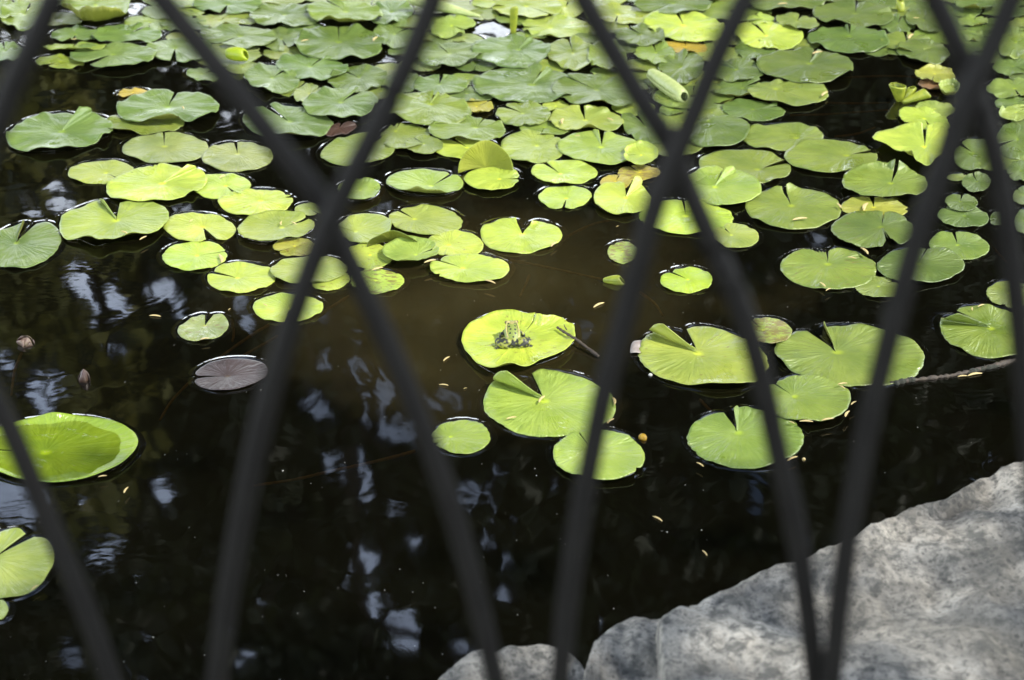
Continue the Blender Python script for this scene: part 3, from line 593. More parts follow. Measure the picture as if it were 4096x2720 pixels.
P_("yellow-green pad strip between the two bars at the top right", 3892, 86, 124, 48, 0, 90, 0, 'g', blem=.3)
P_("small serrated pad above the third crossing", 3896, 146, 84, 50, 0, 90, 0, 'g', blem=.3)
P_("lily pad at the top right corner edge", 4088, 88, 110, 48, 10, 90, 0, 'g', blem=.1)
P_("bright lily pad right of the third crossing, at the frame edge", 4064, 170, 150, 122, 14, 90, 1, 'g', blem=.1)
P_("flat dark lily pad below the bright one at the right edge", 4054, 266, 170, 66, 0, 90, 0, 'G', blem=.08)
P_("lily pad with a bright rim at the right edge beside the crossing", 4064, 355, 236, 88, 0, 300, 0, 'g', blem=.15)
P_("lily pad with a silvery curled tip at the right edge", 4062, 450, 150, 60, 6, 20, 1, 'y', up=(180, .012, 40), blem=.05)
P_("green lily pad beneath the bright-rimmed one at the right edge", 4062, 412, 170, 56, 0, 20, 0, 'G', blem=.08)
P_("broad veined lily pad at the right edge behind the last bar", 4072, 560, 186, 148, 6, 200, 0, 'G', blem=.1)
P_("lily pad at the right edge below the broad veined one", 4086, 684, 120, 84, 0, 90, 0, 'G', blem=.1)
P_("shiny-tipped small lily pad between the last two bars", 3906, 728, 118, 72, 6, 120, 1, 'G', up=(110, .008, 30), blem=.05)
P_("small lily pad touching the sixth bar, right side", 3832, 708, 92, 28, 0, 90, 0, 'g', blem=.08)
P_("lily pad at the right frame edge, level with the yellow serrated one", 4096, 782, 90, 70, 0, 90, 0, 'G', blem=.1)
P_("lily pad at the right frame edge, level with the eaten one", 4094, 885, 72, 100, 0, 90, 0, 'G', blem=.1)

# --- the lowest layer: leaves that only peep out between the ones above
def lowest_layer():
    gx_ = np.arange(-60, 4180, 12.); gy_ = np.arange(-40, 900, 5.); GX, GY = np.meshgrid(gx_, gy_); cov = np.zeros(GX.shape, bool)
    def cover(poly, tip):
        a = [(math.atan2(-(y-tip[1])*2.6, x-tip[0]) % (2*math.pi), math.hypot(x-tip[0], (y-tip[1])*2.6)) for x, y in poly]; a.sort()
        th = np.array([q[0] for q in a]); r = np.array([q[1] for q in a])
        T = np.arctan2(-(GY-tip[1])*2.6, GX-tip[0]) % (2*math.pi); return np.hypot(GX-tip[0], (GY-tip[1])*2.6) < np.interp(T, th, r, period=2*math.pi)
    for rec in RECS: cov |= cover(rec[6], rec[7])
    lim = np.interp(GX, [-60, 520, 560, 930, 960, 1500, 1700, 2300, 2600, 2990, 3000, 3560, 3600, 3850, 3860, 4200], [90, 100, 240, 260, 330, 420, 600, 640, 600, 640, 215, 215, 210, 210, 640, 700])
    blocked = cov | (GY > lim)
    for x, y, rx, ry in [(1965,118,105,52),(1560,245,100,22),(1780,290,110,22),(560,35,60,45),(1060,222,60,24),(1940,285,80,14),(880,60,30,14),(3900,420,110,200),(2640,420,70,40),(1330,530,60,30),(60,130,60,20),(640,150,30,20)]:
        blocked |= ((GX-x)/rx)**2+((GY-y)/ry)**2 < 1
    rs = np.random.default_rng(5); used = set(r[0] for r in RECS); k = 0
    for _ in range(70):
        cur = ~blocked; last = None; n = 0
        while cur.any():
            last = cur; n += 1; c = cur.copy(); c[1:] &= cur[:-1]; c[:-1] &= cur[1:]; c[:, 1:] &= cur[:, :-1]; c[:, :-1] &= cur[:, 1:]; c[0] = c[-1] = False; c[:, 0] = c[:, -1] = False; cur = c
        if n < 3: break
        j, i = [q[len(q)//2] for q in np.nonzero(last)]; x, y = gx_[i], gy_[j]
        w = n*12*2.0+rs.uniform(60, 120); h = w*(.30+.07*y/600)
        near = sorted(RECS, key=lambda r: math.hypot(r[1]-x, (r[2]-y)*2.5))
        lab = None
        for r in near:
            if r[0].startswith("half-hidden"): continue
            dx, dy = x-r[1], (y-r[2])*2.5
            d = ("right" if dx > 0 else "left") if abs(dx) > abs(dy) else ("front" if dy > 0 else "back")
            base = r[0].split(",")[0].split(" ")[:9]
            while base[-1] in ("the", "a", "of", "and", "with", "its", "at", "by", "to", "in", "behind", "between", "over", "two", "on", "from", "under"): base.pop()
            lab = "half-hidden leaf at the "+d+" of the "+" ".join(base)
            if lab not in used: break
        used.add(lab); k += 1
        pad(lab, x, y, w, h, rs.uniform(-6, 6), float(rs.uniform(0, 360)), 4, str(rs.choice(list("PPgpg") if x < 1900 else list("ggGyg") if x < 3000 else list("GGg"))), slit=1.5, blem=float(rs.uniform(.05, .5)), wave=.0012)
        blocked |= cover(RECS[-1][6], RECS[-1][7])
    print("lowest layer:", k)
lowest_layer()
# --- rain puddle held by the huge pad at left
for rec in RECS:
    if rec[0].startswith("huge lily pad at left"):
        P = [(rec[7][0]+(x-rec[7][0])*f, rec[7][1]+(y-rec[7][1])*f) for x, y in rec[6] for f in (.925,)]
        host = [o for o in COL.objects if o.get("label") == rec[0]][0]
        c = Vector(proj(*rec[7], TIER[0]+.0026)); V = [Vector((0, 0, 0))]
        n = len(P)
        for q in (.5, .9, 1.):
            for k, (x, y) in enumerate(P): V.append((Vector(proj(x, y, TIER[0]+.0026))-c)*(q*(1+.05*math.sin(9*k/n*6.28)))+Vector((0, 0, -.003 if q == 1. else 0)))
        Fc = [(0, 1+k, 2+k) for k in range(n-1)]+[(1+r*n+k, 1+(r+1)*n+k, 2+(r+1)*n+k, 2+r*n+k) for r in range(2) for k in range(n-1)]
        pu = mesh_obj("puddle", V, Fc, M_PUDDLE, host); pu.location = c-host.location

# ------------------------------------------------------------------ pond water, its skin drawn up a little round every leaf
wx = np.linspace(-7.2, 7.2, 73); wy = np.linspace(.9, 9.6, 45)
WV = [(x, y, 0) for y in wy for x in wx]
WF = [(j*73+i, j*73+i+1, (j+1)*73+i+1, (j+1)*73+i) for j in range(44) for i in range(72)]
for E, C in SKIRT:
    n = len(E); P = np.concatenate([C[None]+(E[:1]-C)*np.linspace(.25, .9, 5)[:, None], E, C[None]+(E[-1:]-C)*np.linspace(.9, .25, 5)[:, None]])
    n = len(P); t = np.roll(P, -1, 0)-np.roll(P, 1, 0); t /= np.linalg.norm(t, axis=1)[:, None]+1e-9
    nrm = np.stack([t[:, 1], -t[:, 0]], -1); ctr = P.mean(0)
    if ((P-ctr)*nrm).sum() < 0: nrm = -nrm
    b = len(WV)
    for off, z in ((-.001, .0004), (.002, .0016), (.0045, .0019), (.008, .0009), (.013, .0001)):
        WV += [(p[0]+q[0]*off, p[1]+q[1]*off, z) for p, q in zip(P, nrm)]
    for r in range(4):
        for k in range(n):
            k2 = (k+1) % n
            WF.append((b+r*n+k, b+(r+1)*n+k, b+(r+1)*n+k2, b+r*n+k2))
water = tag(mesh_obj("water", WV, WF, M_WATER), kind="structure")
import bmesh
bm = bmesh.new(); bm.from_mesh(water.data)
for f in bm.faces:
    if f.normal.z < 0: f.normal_flip()
bm.to_mesh(water.data); bm.free()

# ------------------------------------------------------------------ iron lattice fence in front of the camera
FY = .65
fence = tag(empty("iron_fence", (0, FY, .16)), "dark iron lattice fence of crossing curved bars, close and out of focus", "fence")
def bar(pts, dy):
    W = [proj_y(x, y, FY+dy) for x, y in pts]
    a = W[0]+(W[0]-W[1]).normalized()*.02
    top = W[0]+(W[0]-W[1])*((1.435-W[0].z)/(W[0].z-W[1].z)); bot = W[-1]+(W[-1]-W[-2])*((W[-1].z-.50)/(W[-2].z-W[-1].z))
    P = [top]+catmull(W, 6)+[bot]
    v, f = tube([p-fence.location for p in P], .0055, 14)
    return mesh_obj("bar", v, f, M_IRON, fence)
bar([(640,-10),(860,260),(1100,570),(1250,760),(1320,880),(1420,1090),(1560,1390),(1680,1680),(1800,2010),(1900,2360),(1985,2730)], .006)
bar([(1735,-10),(1660,180),(1560,400),(1450,620),(1350,820),(1290,950),(1220,1130),(1130,1400),(1050,1680),(970,2050),(910,2400),(868,2730)], -.006)
bar([(2330,-10),(2420,150),(2560,390),(2680,580),(2730,700),(2850,980),(2960,1220),(3040,1480),(3110,1800),(3180,2100),(3225,2400),(3265,2730)], .006)
bar([(2985,-10),(2880,200),(2780,440),(2690,660),(2620,820),(2560,1030),(2490,1300),(2420,1560),(2360,1850),(2310,2130),(2265,2450),(2240,2730)], -.006)
bar([(3735,-10),(3810,150),(3880,320),(3930,450),(3985,640),(4020,850),(4055,1100),(4090,1420),(4125,1800),(4160,2200),(4180,2730)], .006)
bar([(4070,-60),(3990,130),(3910,300),(3850,420),(3780,640),(3700,850),(3620,1120),(3540,1420),(3460,1760),(3400,2100),(3360,2400),(3325,2730)], -.006)
bar([(215,-10),(150,130),(60,320),(-20,520),(-120,800),(-220,1150),(-300,1600),(-360,2100),(-400,2730)], -.006)
bar([(-420,900),(-220,1250),(-60,1520),(60,1760),(180,2050),(300,2330),(390,2560),(450,2730)], .006)
bar([(5100,-10),(4980,200),(4850,480),(4760,760),(4680,1100),(4600,1500),(4540,1900),(4490,2300),(4450,2730)], -.006)
for z in (1.44, .48):
    v, f = tube([Vector((x, 0, z-.16)) for x in (-1.2, -.6, 0, .6, 1.2)], .011, 12); mesh_obj("rail", v, f, M_IRON, fence)
for x in (-1.2, 1.2):
    v, f = tube([Vector((x, 0, z)) for z in (-.05, .5, 1.33)], .014, 12); mesh_obj("post", v, f, M_IRON, fence)

# ------------------------------------------------------------------ stones of the bank
def stone(label, edge, zt, front_y, slope=.08, seed=0, rough=1., nu=150, nv=70):
    """edge: far upper edge as seen, at height zt; body runs toward the camera and down into the water"""
    E = catmull([Vector((*e, 0)) for e in edge], 12); px = np.array([e.x for e in E]); py = np.array([e.y for e in E])
    s = np.linspace(0, 1, nu)*(len(px)-1); px = np.interp(s, range(len(px)), px); py = np.interp(s, range(len(py)), py)
    B = proj(px, py, zt); V = []; c = Vector((float(B[:, 0].mean()), float(B[:, 1].mean()), 0))
    u = np.linspace(0, 1, nu)
    for i in range(nu):
        y0, x0 = B[i][1], B[i][0]; endf = min(u[i], 1-u[i]); rnd = max(0, 1-endf/.06)**2*(zt+.35)
        for j in range(nv):
            if j < 14:                       # back wall and rounded lip
                a = j/13; z = -.35+(zt+.35)*math.sin(a*math.pi/2)**.7; y = y0+.045*math.cos(a*math.pi/2)-.0
                x = x0
            else:
                a = (j-13)/(nv-14); y = y0-(y0-front_y)*a; x = x0+ (x0-c.x)*.10*a; z = zt+slope*a-.10*max(0, a-.85)/.15
            z -= rnd
            n1 = noise.fractal(Vector((x*5+seed, y*5, z*5)), 1., 2., 5); n2 = noise.fractal(Vector((x*22+seed, y*22, z*22)), 1., 2., 4)
            k = 1 if j > 13 else .5
            n3 = noise.fractal(Vector((x*2.2+seed, y*2.2, z*2.2)), 1., 2., 3)
            z += (n3*.040*(1 if j > 13 else .2)+n1*.024+n2*.010)*k*rough; y += (n2*.005+n1*.010)*rough*(1 if j < 16 else .3)
            V.append(Vector((x, y, z))-c)
    Fc = [(i*nv+j, (i+1)*nv+j, (i+1)*nv+j+1, i*nv+j+1) for i in range(nu-1) for j in range(nv-1)]
    Fc += [tuple(range(nv)), tuple(range((nu-1)*nv, nu*nv))[::-1]]
    o = mesh_obj("boulder", V, Fc, M_STONE); o.location = c
    return tag(o, label, "stone", "lichened stones edging the pond")
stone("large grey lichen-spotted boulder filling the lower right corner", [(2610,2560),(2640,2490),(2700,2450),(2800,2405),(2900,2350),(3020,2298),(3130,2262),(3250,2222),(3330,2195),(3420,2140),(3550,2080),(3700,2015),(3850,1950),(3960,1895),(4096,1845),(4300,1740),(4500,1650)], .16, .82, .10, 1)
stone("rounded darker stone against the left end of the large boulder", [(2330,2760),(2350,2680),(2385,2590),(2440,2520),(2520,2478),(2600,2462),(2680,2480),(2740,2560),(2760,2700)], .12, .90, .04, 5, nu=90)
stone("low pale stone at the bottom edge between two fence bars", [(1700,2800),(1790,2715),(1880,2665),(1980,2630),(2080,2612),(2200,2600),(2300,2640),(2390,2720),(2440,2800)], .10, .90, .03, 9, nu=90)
stone("hidden bank stone", [(300,3080),(700,3000),(1100,2960),(1500,2960),(1750,3020)], .10, .75, .04, 13) if 0 else None

# ------------------------------------------------------------------ the frog
def frog():
    k = 1.0
    root_p = Vector(proj(2050, 1372, .006)); 
    parts = []
    # body: rump to snout, local +y is away from camera
    prof = [(-.028,.006,.003,.003),(-.025,.0085,.0075,.006),(-.018,.011,.0120,.0095),(-.009,.014,.0150,.0115),(.000,.0165,.0158,.0120),(.008,.019,.0150,.0110),(.014,.0215,.0132,.0098),(.020,.0235,.0118,.0085),(.026,.0245,.0098,.0064),(.031,.0245,.0068,.0044),(.0345,.0242,.002,.002)]
    V = []; Fc = []; sg = 20
    for (y, z, a, b) in prof:
        for q in range(sg):
            t = 2*math.pi*q/sg; V.append(Vector((a*math.cos(t), y, z+b*math.sin(t))))
    for i in range(len(prof)-1):
        for q in range(sg): Fc.append((i*sg+q, i*sg+(q+1) % sg, (i+1)*sg+(q+1) % sg, (i+1)*sg+q))
    Fc.append(tuple(range(sg))[::-1]); Fc.append(tuple((len(prof)-1)*sg+q for q in range(sg)))
    parts.append((V, Fc))
    def limb(p, r): parts.append(tube(catmull(p, 5), list(np.interp(np.linspace(0, 1, (len(p)-1)*5+1), np.linspace(0, 1, len(r)), r)), 12))
    for s_ in (-1, 1):
        # thigh out to the side, shin folded back over it, long foot under
        limb([(s_*.005,-.020,.008),(s_*.017,-.018,.010),(s_*.031,-.008,.009)], [.0080,.0095,.0052])
        limb([(s_*.031,-.008,.008),(s_*.024,-.020,.0075),(s_*.010,-.028,.005)], [.0052,.0074,.0040])
        limb([(s_*.011,-.024,.004),(s_*.020,-.026,.003),(s_*.030,-.022,.002)], [.0034,.003,.0022])
        for dx, dy in ((.010,.001),(.009,-.003),(.006,-.006),(.008,.004)):
            limb([(s_*.028,-.0225,.0022),(s_*(.028+dx*.6),-.0225+dy*.6,.0020),(s_*(.028+dx),-.0225+dy,.0012)], [.0017,.0012,.0010])
        # arm: shoulder, elbow out, hand on the leaf
        limb([(s_*.011,.014,.016),(s_*.020,.008,.011),(s_*.0225,.004,.008)], [.0048,.0044,.0034])
        limb([(s_*.0225,.004,.008),(s_*.0200,.012,.004),(s_*.0165,.019,.002)], [.0034,.0028,.0022])
        for dx, dy in ((.005,.003),(.002,.006),(-.002,.0055),(-.005,.003)):
            limb([(s_*.0165,.018,.0020),(s_*(.0165+dx),.018+dy,.0012)], [.0014,.0009])
        # eye mound
        limb([(s_*.0076,.0190,.0285),(s_*.0078,.0245,.0300)], [.0042,.0040])
    V, Fc = merge(parts)
    me = bpy.data.meshes.new("frog_raw"); me.from_pydata([tuple(v) for v in V], [], Fc); me.update()
    tmp = bpy.data.objects.new("frog_raw", me); COL.objects.link(tmp)
    rm = tmp.modifiers.new("r", 'REMESH'); rm.mode = 'VOXEL'; rm.voxel_size = .0009
    sm = tmp.modifiers.new("s", 'SMOOTH'); sm.iterations = 5; sm.factor = .5
    bpy.context.view_layer.update(); dg = bpy.context.evaluated_depsgraph_get()
    body = bpy.data.meshes.new_from_object(tmp.evaluated_get(dg)); bpy.data.objects.remove(tmp)
    # skin colours: pale green back with ringed dark spots, mottled legs
    n = len(body.vertices); co = np.empty(n*3); body.vertices.foreach_get("co", co); co = co.reshape(-1, 3)
    col = np.zeros((n, 4)); col[:, 3] = 1
    base = np.array([.16, .20, .035]); leg = np.array([.15, .16, .02]); dark = np.array([.010, .012, .006]); tan = np.array([.34, .30, .10])
    spots = [(-.006,.008,.0024),(.0055,.009,.0022),(-.004,.000,.0023),(.005,-.001,.0024),(-.0055,-.009,.0022),(.0045,-.010,.0022),(0,-.017,.0020),(-.0065,.017,.0018),(.005,.017,.0018),(-.0105,-.003,.002),(.0105,-.004,.002)]
    for i, (x, y, z) in enumerate(co):
        onleg = abs(x) > .0155 or (z < .012 and y < .004 and abs(x) > .008) or y < -.0195 or z < .006
        c = (leg if onleg else base).copy()
        if onleg:
            q = noise.noise(Vector((x*170, y*170, z*170)))
            if q > -.02: c = dark.copy()
            elif q < -.25: c = leg*1.35
        else:
            for sx, sy, sr in spots:
                d = math.hypot(x-sx, y-sy)
                if d < sr: c = dark*1.4
                elif d < sr*1.45: c = base*1.3
            if .0100 < abs(x) < .0125 and -.016 < y < .026 and z > .014: c = tan.copy()
            if z > .031: c = tan*.8
        if z < .0035 and abs(x) < .012: c = np.array([.5, .5, .36])
        col[i, :3] = c
    ca = body.color_attributes.new("Col", 'FLOAT_COLOR', 'POINT'); ca.data.foreach_set("color", col.ravel())
    body.polygons.foreach_set("use_smooth", [True]*len(body.polygons))
    m, N, L, P = newmat("frog_skin"); at = N.new("ShaderNodeVertexColor"); at.layer_name = "Col"; L.new(at.outputs["Color"], P.inputs["Base Color"])
    P.inputs["Roughness"].default_value = .5
    tcn = N.new("ShaderNodeTexCoord"); b = N.new("ShaderNodeBump"); b.inputs["Strength"].default_value = .4; b.inputs["Distance"].default_value = .0006
    L.new(noise_n(N, L, tcn.outputs["Object"], 700, 2), b.inputs["Height"]); L.new(b.outputs[0], P.inputs["Normal"])
    body.materials.clear(); body.materials.append(m)
    fo = bpy.data.objects.new("frog", body); COL.objects.link(fo)
    fo.location = root_p+Vector((0, 0, .0035)); fo.rotation_euler = (R(3), 0, R(5)); fo.scale = (1.0, 1.0, 1.0)
    tag(fo, "small green frog with dark spots sitting on a lily pad, back to the camera", "frog")
    me_ = simple("frog_eye", (.03, .022, .01), .08, (.18, .12, .03), 300)
    for s_ in (-1, 1):
        bmv = bmesh.new(); bmesh.ops.create_uvsphere(bmv, u_segments=16, v_segments=10, radius=.0031)
        mm = bpy.data.meshes.new("eye"); bmv.to_mesh(mm); bmv.free(); mm.materials.append(me_); mm.polygons.foreach_set("use_smooth", [True]*len(mm.polygons))
        e = bpy.data.objects.new("eye", mm); COL.objects.link(e); e.parent = fo; e.location = (s_*.0104, .0225, .0295)
        v, f = tube(catmull([(s_*.0080,.021,.0325),(s_*.0108,.012,.0290),(s_*.0118,0,.0250),(s_*.0108,-.010,.0215),(s_*.0085,-.017,.0175)], 6), list(np.interp(np.linspace(0,1,25),[0,.5,1],[.0010,.0013,.0007])), 8)
        mesh_obj("back_ridge", v, f, M_RIDGE, fo)
M_RIDGE = simple("frog_ridge", (.38, .33, .11), .5, (.26, .24, .08), 300)
frog()

# ------------------------------------------------------------------ twigs, stems, buds, rolled leaves, needles
def rod(name, label, cat, pts, r0, r1, z, mat, group=None, seg=8, wob=0, parts=None):
    zs = z if hasattr(z, '__len__') else [z]*len(pts)
    W = [Vector(proj(p[0], p[1], zz)) for p, zz in zip(pts, zs)]
    c = W[0].copy(); W = catmull(W, 8); n = len(W)
    rs = random.Random(int(pts[0][0]))
    rad = [ (r0+(r1-r0)*i/(n-1))*(1+wob*rs.uniform(-.5, .8)) for i in range(n)]
    v, f = tube([p-c for p in W], rad, seg); o = mesh_obj(name, v, f, mat); o.location = c
    return tag(o, label, cat, group)
tw = rod("twig", "dark broken twig lying across the right rim of the frog's pad", "twig", [(2229,1309),(2262,1331),(2300,1355),(2345,1388),(2394,1425)], .0022, .0030, [.016,.016,.014,.008,.004], M_BARK, wob=.5)
v, f = tube([Vector((.018,-.012,.001)), Vector((.014,-.004,.004)), Vector((.013,.001,.006))], [.0014,.001,.0006], 6); mesh_obj("side_spur", v, f, M_BARK, tw)
rod("branch", "thin dark branch floating by the broad pads at right", "branch", [(3560,1532),(3640,1522),(3730,1512),(3820,1500),(3900,1482),(3990,1460),(4060,1440)], .003, .0045, .001, M_BARK, wob=.8)
for lab, a, b in (("grey-white bark flake on the floating branch, near the bar", (3580,1536), (3660,1518)), ("grey-white bark flake on the floating branch, far right", (3870,1492), (3995,1464))):
    rod("bark_flake", lab, "bark flake", [a, ((a[0]+b[0])/2, (a[1]+b[1])/2-3), b], .0045, .004, .0015, M_STONE, "bark flakes on the branch", wob=.9, seg=7)
STEMS = [("thin orange stem running down left behind the purple pad", [(1075,1300),(1000,1345),(880,1430),(780,1510),(690,1600),(640,1680)]), ("short orange stem crossing just right of the purple pad's top", [(1110,1345),(1040,1385),(960,1430)]),
 ("orange stem slanting from the crossed pad to the dark water", [(1395,1185),(1330,1225),(1240,1275)]), ("long rusty stem low in the dark water, centre left", [(1660,1805),(1560,1832),(1440,1860),(1300,1890),(1180,1918),(1000,1945)]),
 ("fuzzy golden stem under water above the frog", [(2040,1042),(2120,1055),(2230,1078),(2330,1100),(2410,1118)]), ("brown hairy stem curving up to the second crossing", [(2240,970),(2290,935),(2370,898),(2450,880),(2540,868)]),
 ("short olive stem standing in murky water above the frog", [(2118,1102),(2100,1145),(2080,1185)]), ("faint brown stem right of the second crossing's foot", [(2560,1170),(2620,1215),(2650,1260)]),
 ("golden stem hanging below the half-open bud at far left", [(86,1415),(62,1470),(52,1520),(45,1580)]), ("thin stem crossing the upper black water, top line", [(3360,312),(3480,306),(3600,305),(3680,312)]),
 ("thin stem crossing the upper black water, middle line", [(3300,412),(3420,414),(3560,410)]), ("thin stem crossing the upper black water, lowest line", [(3160,462),(3300,458),(3440,448),(3560,440)]),
 ("brown stem under the folded tent pad's left side", [(3340,548),(3430,535),(3500,510)]), ("short brown stem under the top right of the small heart-shaped pad", [(925,1280),(935,1330),(930,1365)]),
 ("thin stem from the yellow-edged pad to the last bar", [(3960,975),(4000,1020),(4060,1080)]), ("faint stem in shadow above the bottom-left bars", [(2800,1600),(2850,1650),(2880,1672)])]
for lab, p in STEMS:
    n = len(p); rod("submerged_stem", lab, "stem", p, .0030, .0022, [-.0035-.002*i for i in range(n)], M_STEM, "lily stems under the water", wob=.25)
# fine algae fringe on two stems belongs to the stem look: skip; stub and shoots
M_SHOOT = simple("young_leaf", (.34, .37, .035), .35, (.22, .28, .03), 60, trans=.3)
M_SHOOTP = simple("pale_rolled_leaf", (.42, .47, .20), .4, (.33, .40, .13), 90, .001, trans=.2)
def roll(name, label, p0, p1, z0, z1, r0, r1, turns=1.25, mat=None, cat="rolled leaf", flare=0, rs=0):
    """a leaf rolled into a tube: an open spiral sheet between two points"""
    A = Vector(proj(*p0, z0)); B = Vector(proj(*p1, z1)); ax = (B-A).normalized()
    a = ax.cross(Vector((0, 0, 1))); a = a.normalized() if a.length > .05 else Vector((1, 0, 0)); b = ax.cross(a)
    nu, nv = 48, 24; V = []; uv = []
    for j in range(nv):
        t = j/(nv-1); r = (r0+(r1-r0)*t)*(math.sin(math.pi*min(max(t, .0), 1))**.35*.5+.5) + flare*t**4
        for i in range(nu):
            th = turns*2*math.pi*i/(nu-1)+rs; rr = r*(1-.22*i/(nu-1))
            V.append(A+(B-A)*t+a*math.cos(th)*rr+b*math.sin(th)*rr + ax*.006*math.sin(th)*t-A)
            uv.append((i/(nu-1), .3+.5*t))
    Fc = [(j*nu+i, j*nu+i+1, (j+1)*nu+i+1, (j+1)*nu+i) for j in range(nv-1) for i in range(nu-1)]
    o = mesh_obj(name, V, Fc, mat or M_SHOOT, uv=uv); o.location = A
    s = o.modifiers.new("thickness", 'SOLIDIFY'); s.thickness = .0009
    return tag(o, label, cat, "young rolled lily leaves")
roll("rolled_leaf", "thick pale rolled leaf lying behind the crossing bars, upper middle", (2600,290), (2738,388), .022, .016, .022, .026, 1.2, M_SHOOTP)
roll("rolled_leaf", "long pale rolled leaf at the top edge behind the third bar", (1640,-10), (1925,66), .05, .012, .028, .006, 1.3, M_SHOOTP)
roll("rolled_leaf", "upright yellow-green shoot beside the white reflection at the top", (2052,138), (2056,28), .0, .085, .011, .013, 1.15, None, flare=.004)
roll("rolled_leaf", "yellow cut-off stub standing at the top right", (3606,50), (3600,0), 0, .035, .014, .015, 1.05)
roll("rolled_leaf", "left cupped shoot of the three over the upper right black water", (3600,405), (3592,340), 0, .045, .012, .022, 1.1, None, flare=.01)
roll("rolled_leaf", "middle shoot of the three over the upper right black water", (3615,405), (3650,350), 0, .035, .010, .015, 1.1, None, rs=1)
roll("rolled_leaf", "right leaning shoot of the three over the upper right black water", (3610,410), (3712,372), 0.002, .022, .009, .016, 1.1, None, rs=2, flare=.006)
roll("rolled_leaf", "tiny rolled yellow leaf tip at the end of the golden stem", (2412,1120), (2490,1122), .004, .006, .006, .016, 1.2, None)
roll("rolled_leaf", "bright yellow-green curled leaf ball beside the second bar, top left", (905,215), (985,220), .026, .028, .020, .024, 1.1, simple("curled_leaf", (.42, .50, .02), .35, (.30, .40, .02), 40, trans=.35), rs=2.6)
def standing(label, base, up_, h, wd, mat=None, lean=10, name="standing_leaf"):
    """a half leaf standing on its fold: curved fan with thickness"""
    A = Vector(proj(*base, .006)); V = []; uv = []; nu, nv = 36, 16
    for j in range(nv):
        r = j/(nv-1)
        for i in range(nu):
            t = math.pi*i/(nu-1); x = wd*math.cos(t)*r; z = h*math.sin(t)**.9*r
            V.append(Vector((x, -.25*x*x/wd*2+z*math.sin(R(lean))+.004*math.sin(5*t)*r, z*math.cos(R(lean))+.0))); uv.append((i/(nu-1), .1+.85*r))
    Fc = [(j*nu+i, j*nu+i+1, (j+1)*nu+i+1, (j+1)*nu+i) for j in range(nv-1) for i in range(nu-1)]
    o = mesh_obj(name, V, Fc, [mat or M_LEAF, M_UNDER], uv=uv); o.location = A; o.color = (.33, .42, .035, .1)
    s = o.modifiers.new("thickness", 'SOLIDIFY'); s.thickness = .0010; s.material_offset = 1
    return tag(o, label, "standing leaf", "leaves standing up from the water")
standing("tall half leaf standing behind a bright yellow pad, upper middle", (1944,672), 0, .066, .066)
o = standing("dark tent-shaped leaf standing among the middle pads", (1575,965), 0, .034, .056, lean=-25); o.color = (.16, .24, .02, .3)
# buds
def bud(label, px, py, r, h, mat, tilt=0, petals=False):
    root = tag(empty("flower_bud", proj(px, py, 0)), label, "flower bud")
    root.rotation_euler = (0, R(tilt), 0)
    n = 14; V = []; Fc = []; seg = 16
    for i in range(n):
        t = i/(n-1); rr = r*(math.sin(math.pi*(t*.92+.08))**.7)*(1-.35*t)
        for k in range(seg):
            a = 2*math.pi*k/seg; q = rr*(1+.07*math.cos(4*a)); V.append(Vector((q*math.cos(a), q*math.sin(a), -h*.45+h*1.45*t)))
    for i in range(n-1):
        for k in range(seg): Fc.append((i*seg+k, i*seg+(k+1) % seg, (i+1)*seg+(k+1) % seg, (i+1)*seg+k))
    Fc += [tuple(range(seg))[::-1], tuple((n-1)*seg+k for k in range(seg))]
    mesh_obj("bud_body", V, Fc, mat, root)
    for k in range(5 if petals else 3):
        a = 2*math.pi*k/(5 if petals else 3)+.4; V = []; nu, nv = 5, 9
        op = .55 if petals else .08
        for j in range(nv):
            t = j/(nv-1); wd = r*.8*math.sin(math.pi*(.12+.85*t))**.8
            for i in range(nu):
                s = (i/(nu-1)-.5)*2; rr = r*(1.06*math.sin(math.pi*(t*.85+.12))**.7+op*t*t)
                V.append(Vector((rr*math.cos(a)-s*wd*math.sin(a), rr*math.sin(a)+s*wd*math.cos(a), -h*.4+h*1.3*t-.15*h*s*s)))
        Fc = [(j*nu+i, j*nu+i+1, (j+1)*nu+i+1, (j+1)*nu+i) for j in range(nv-1) for i in range(nu-1)]
        o = mesh_obj("petal" if petals else "sepal", V, Fc, M_BUDIN if petals and k % 2 else M_BUD, root)
        s = o.modifiers.new("thickness", 'SOLIDIFY'); s.thickness = .0008
bud("half-sunken pinkish flower bud at the far left", 103, 1374, .013, .014, M_BUDIN, 25, True)
bud("pointed dark red flower bud poking out of the water at left", 338, 1520, .009, .024, M_BUD, 3)
def bud_bubbles(px, py, label, r, mat, name="bubble", cat="bubble", flat=1, z=.0):
    bmv = bmesh.new(); bmesh.ops.create_uvsphere(bmv, u_segments=20, v_segments=14, radius=r)
    for v in bmv.verts:
        v.co.z *= flat; v.co += v.normal*r*.12*noise.noise(v.co*160)
    mm = bpy.data.meshes.new(name); bmv.to_mesh(mm); bmv.free(); mm.materials.append(mat); mm.polygons.foreach_set("use_smooth", [True]*len(mm.polygons))
    o = bpy.data.objects.new(name, mm); COL.objects.link(o); o.location = Vector(proj(px, py, z)); return tag(o, label, cat)
bud_bubbles(2571, 1750, "amber bubble at the rim of a round lily pad", .0078, simple("amber_skin", (.45, .30, .03), .1, (.33, .2, .02), 90, trans=.4), flat=.9, z=.003)
bud_bubbles(2602, 1499, "white bubble between the two large front pads", .004, M_SHELL, flat=.7, z=.002)
bud_bubbles(3215, 1837, "pale floating seed below the boulder-side pad", .003, M_NEEDLE, name="seed", cat="seed", z=.001)
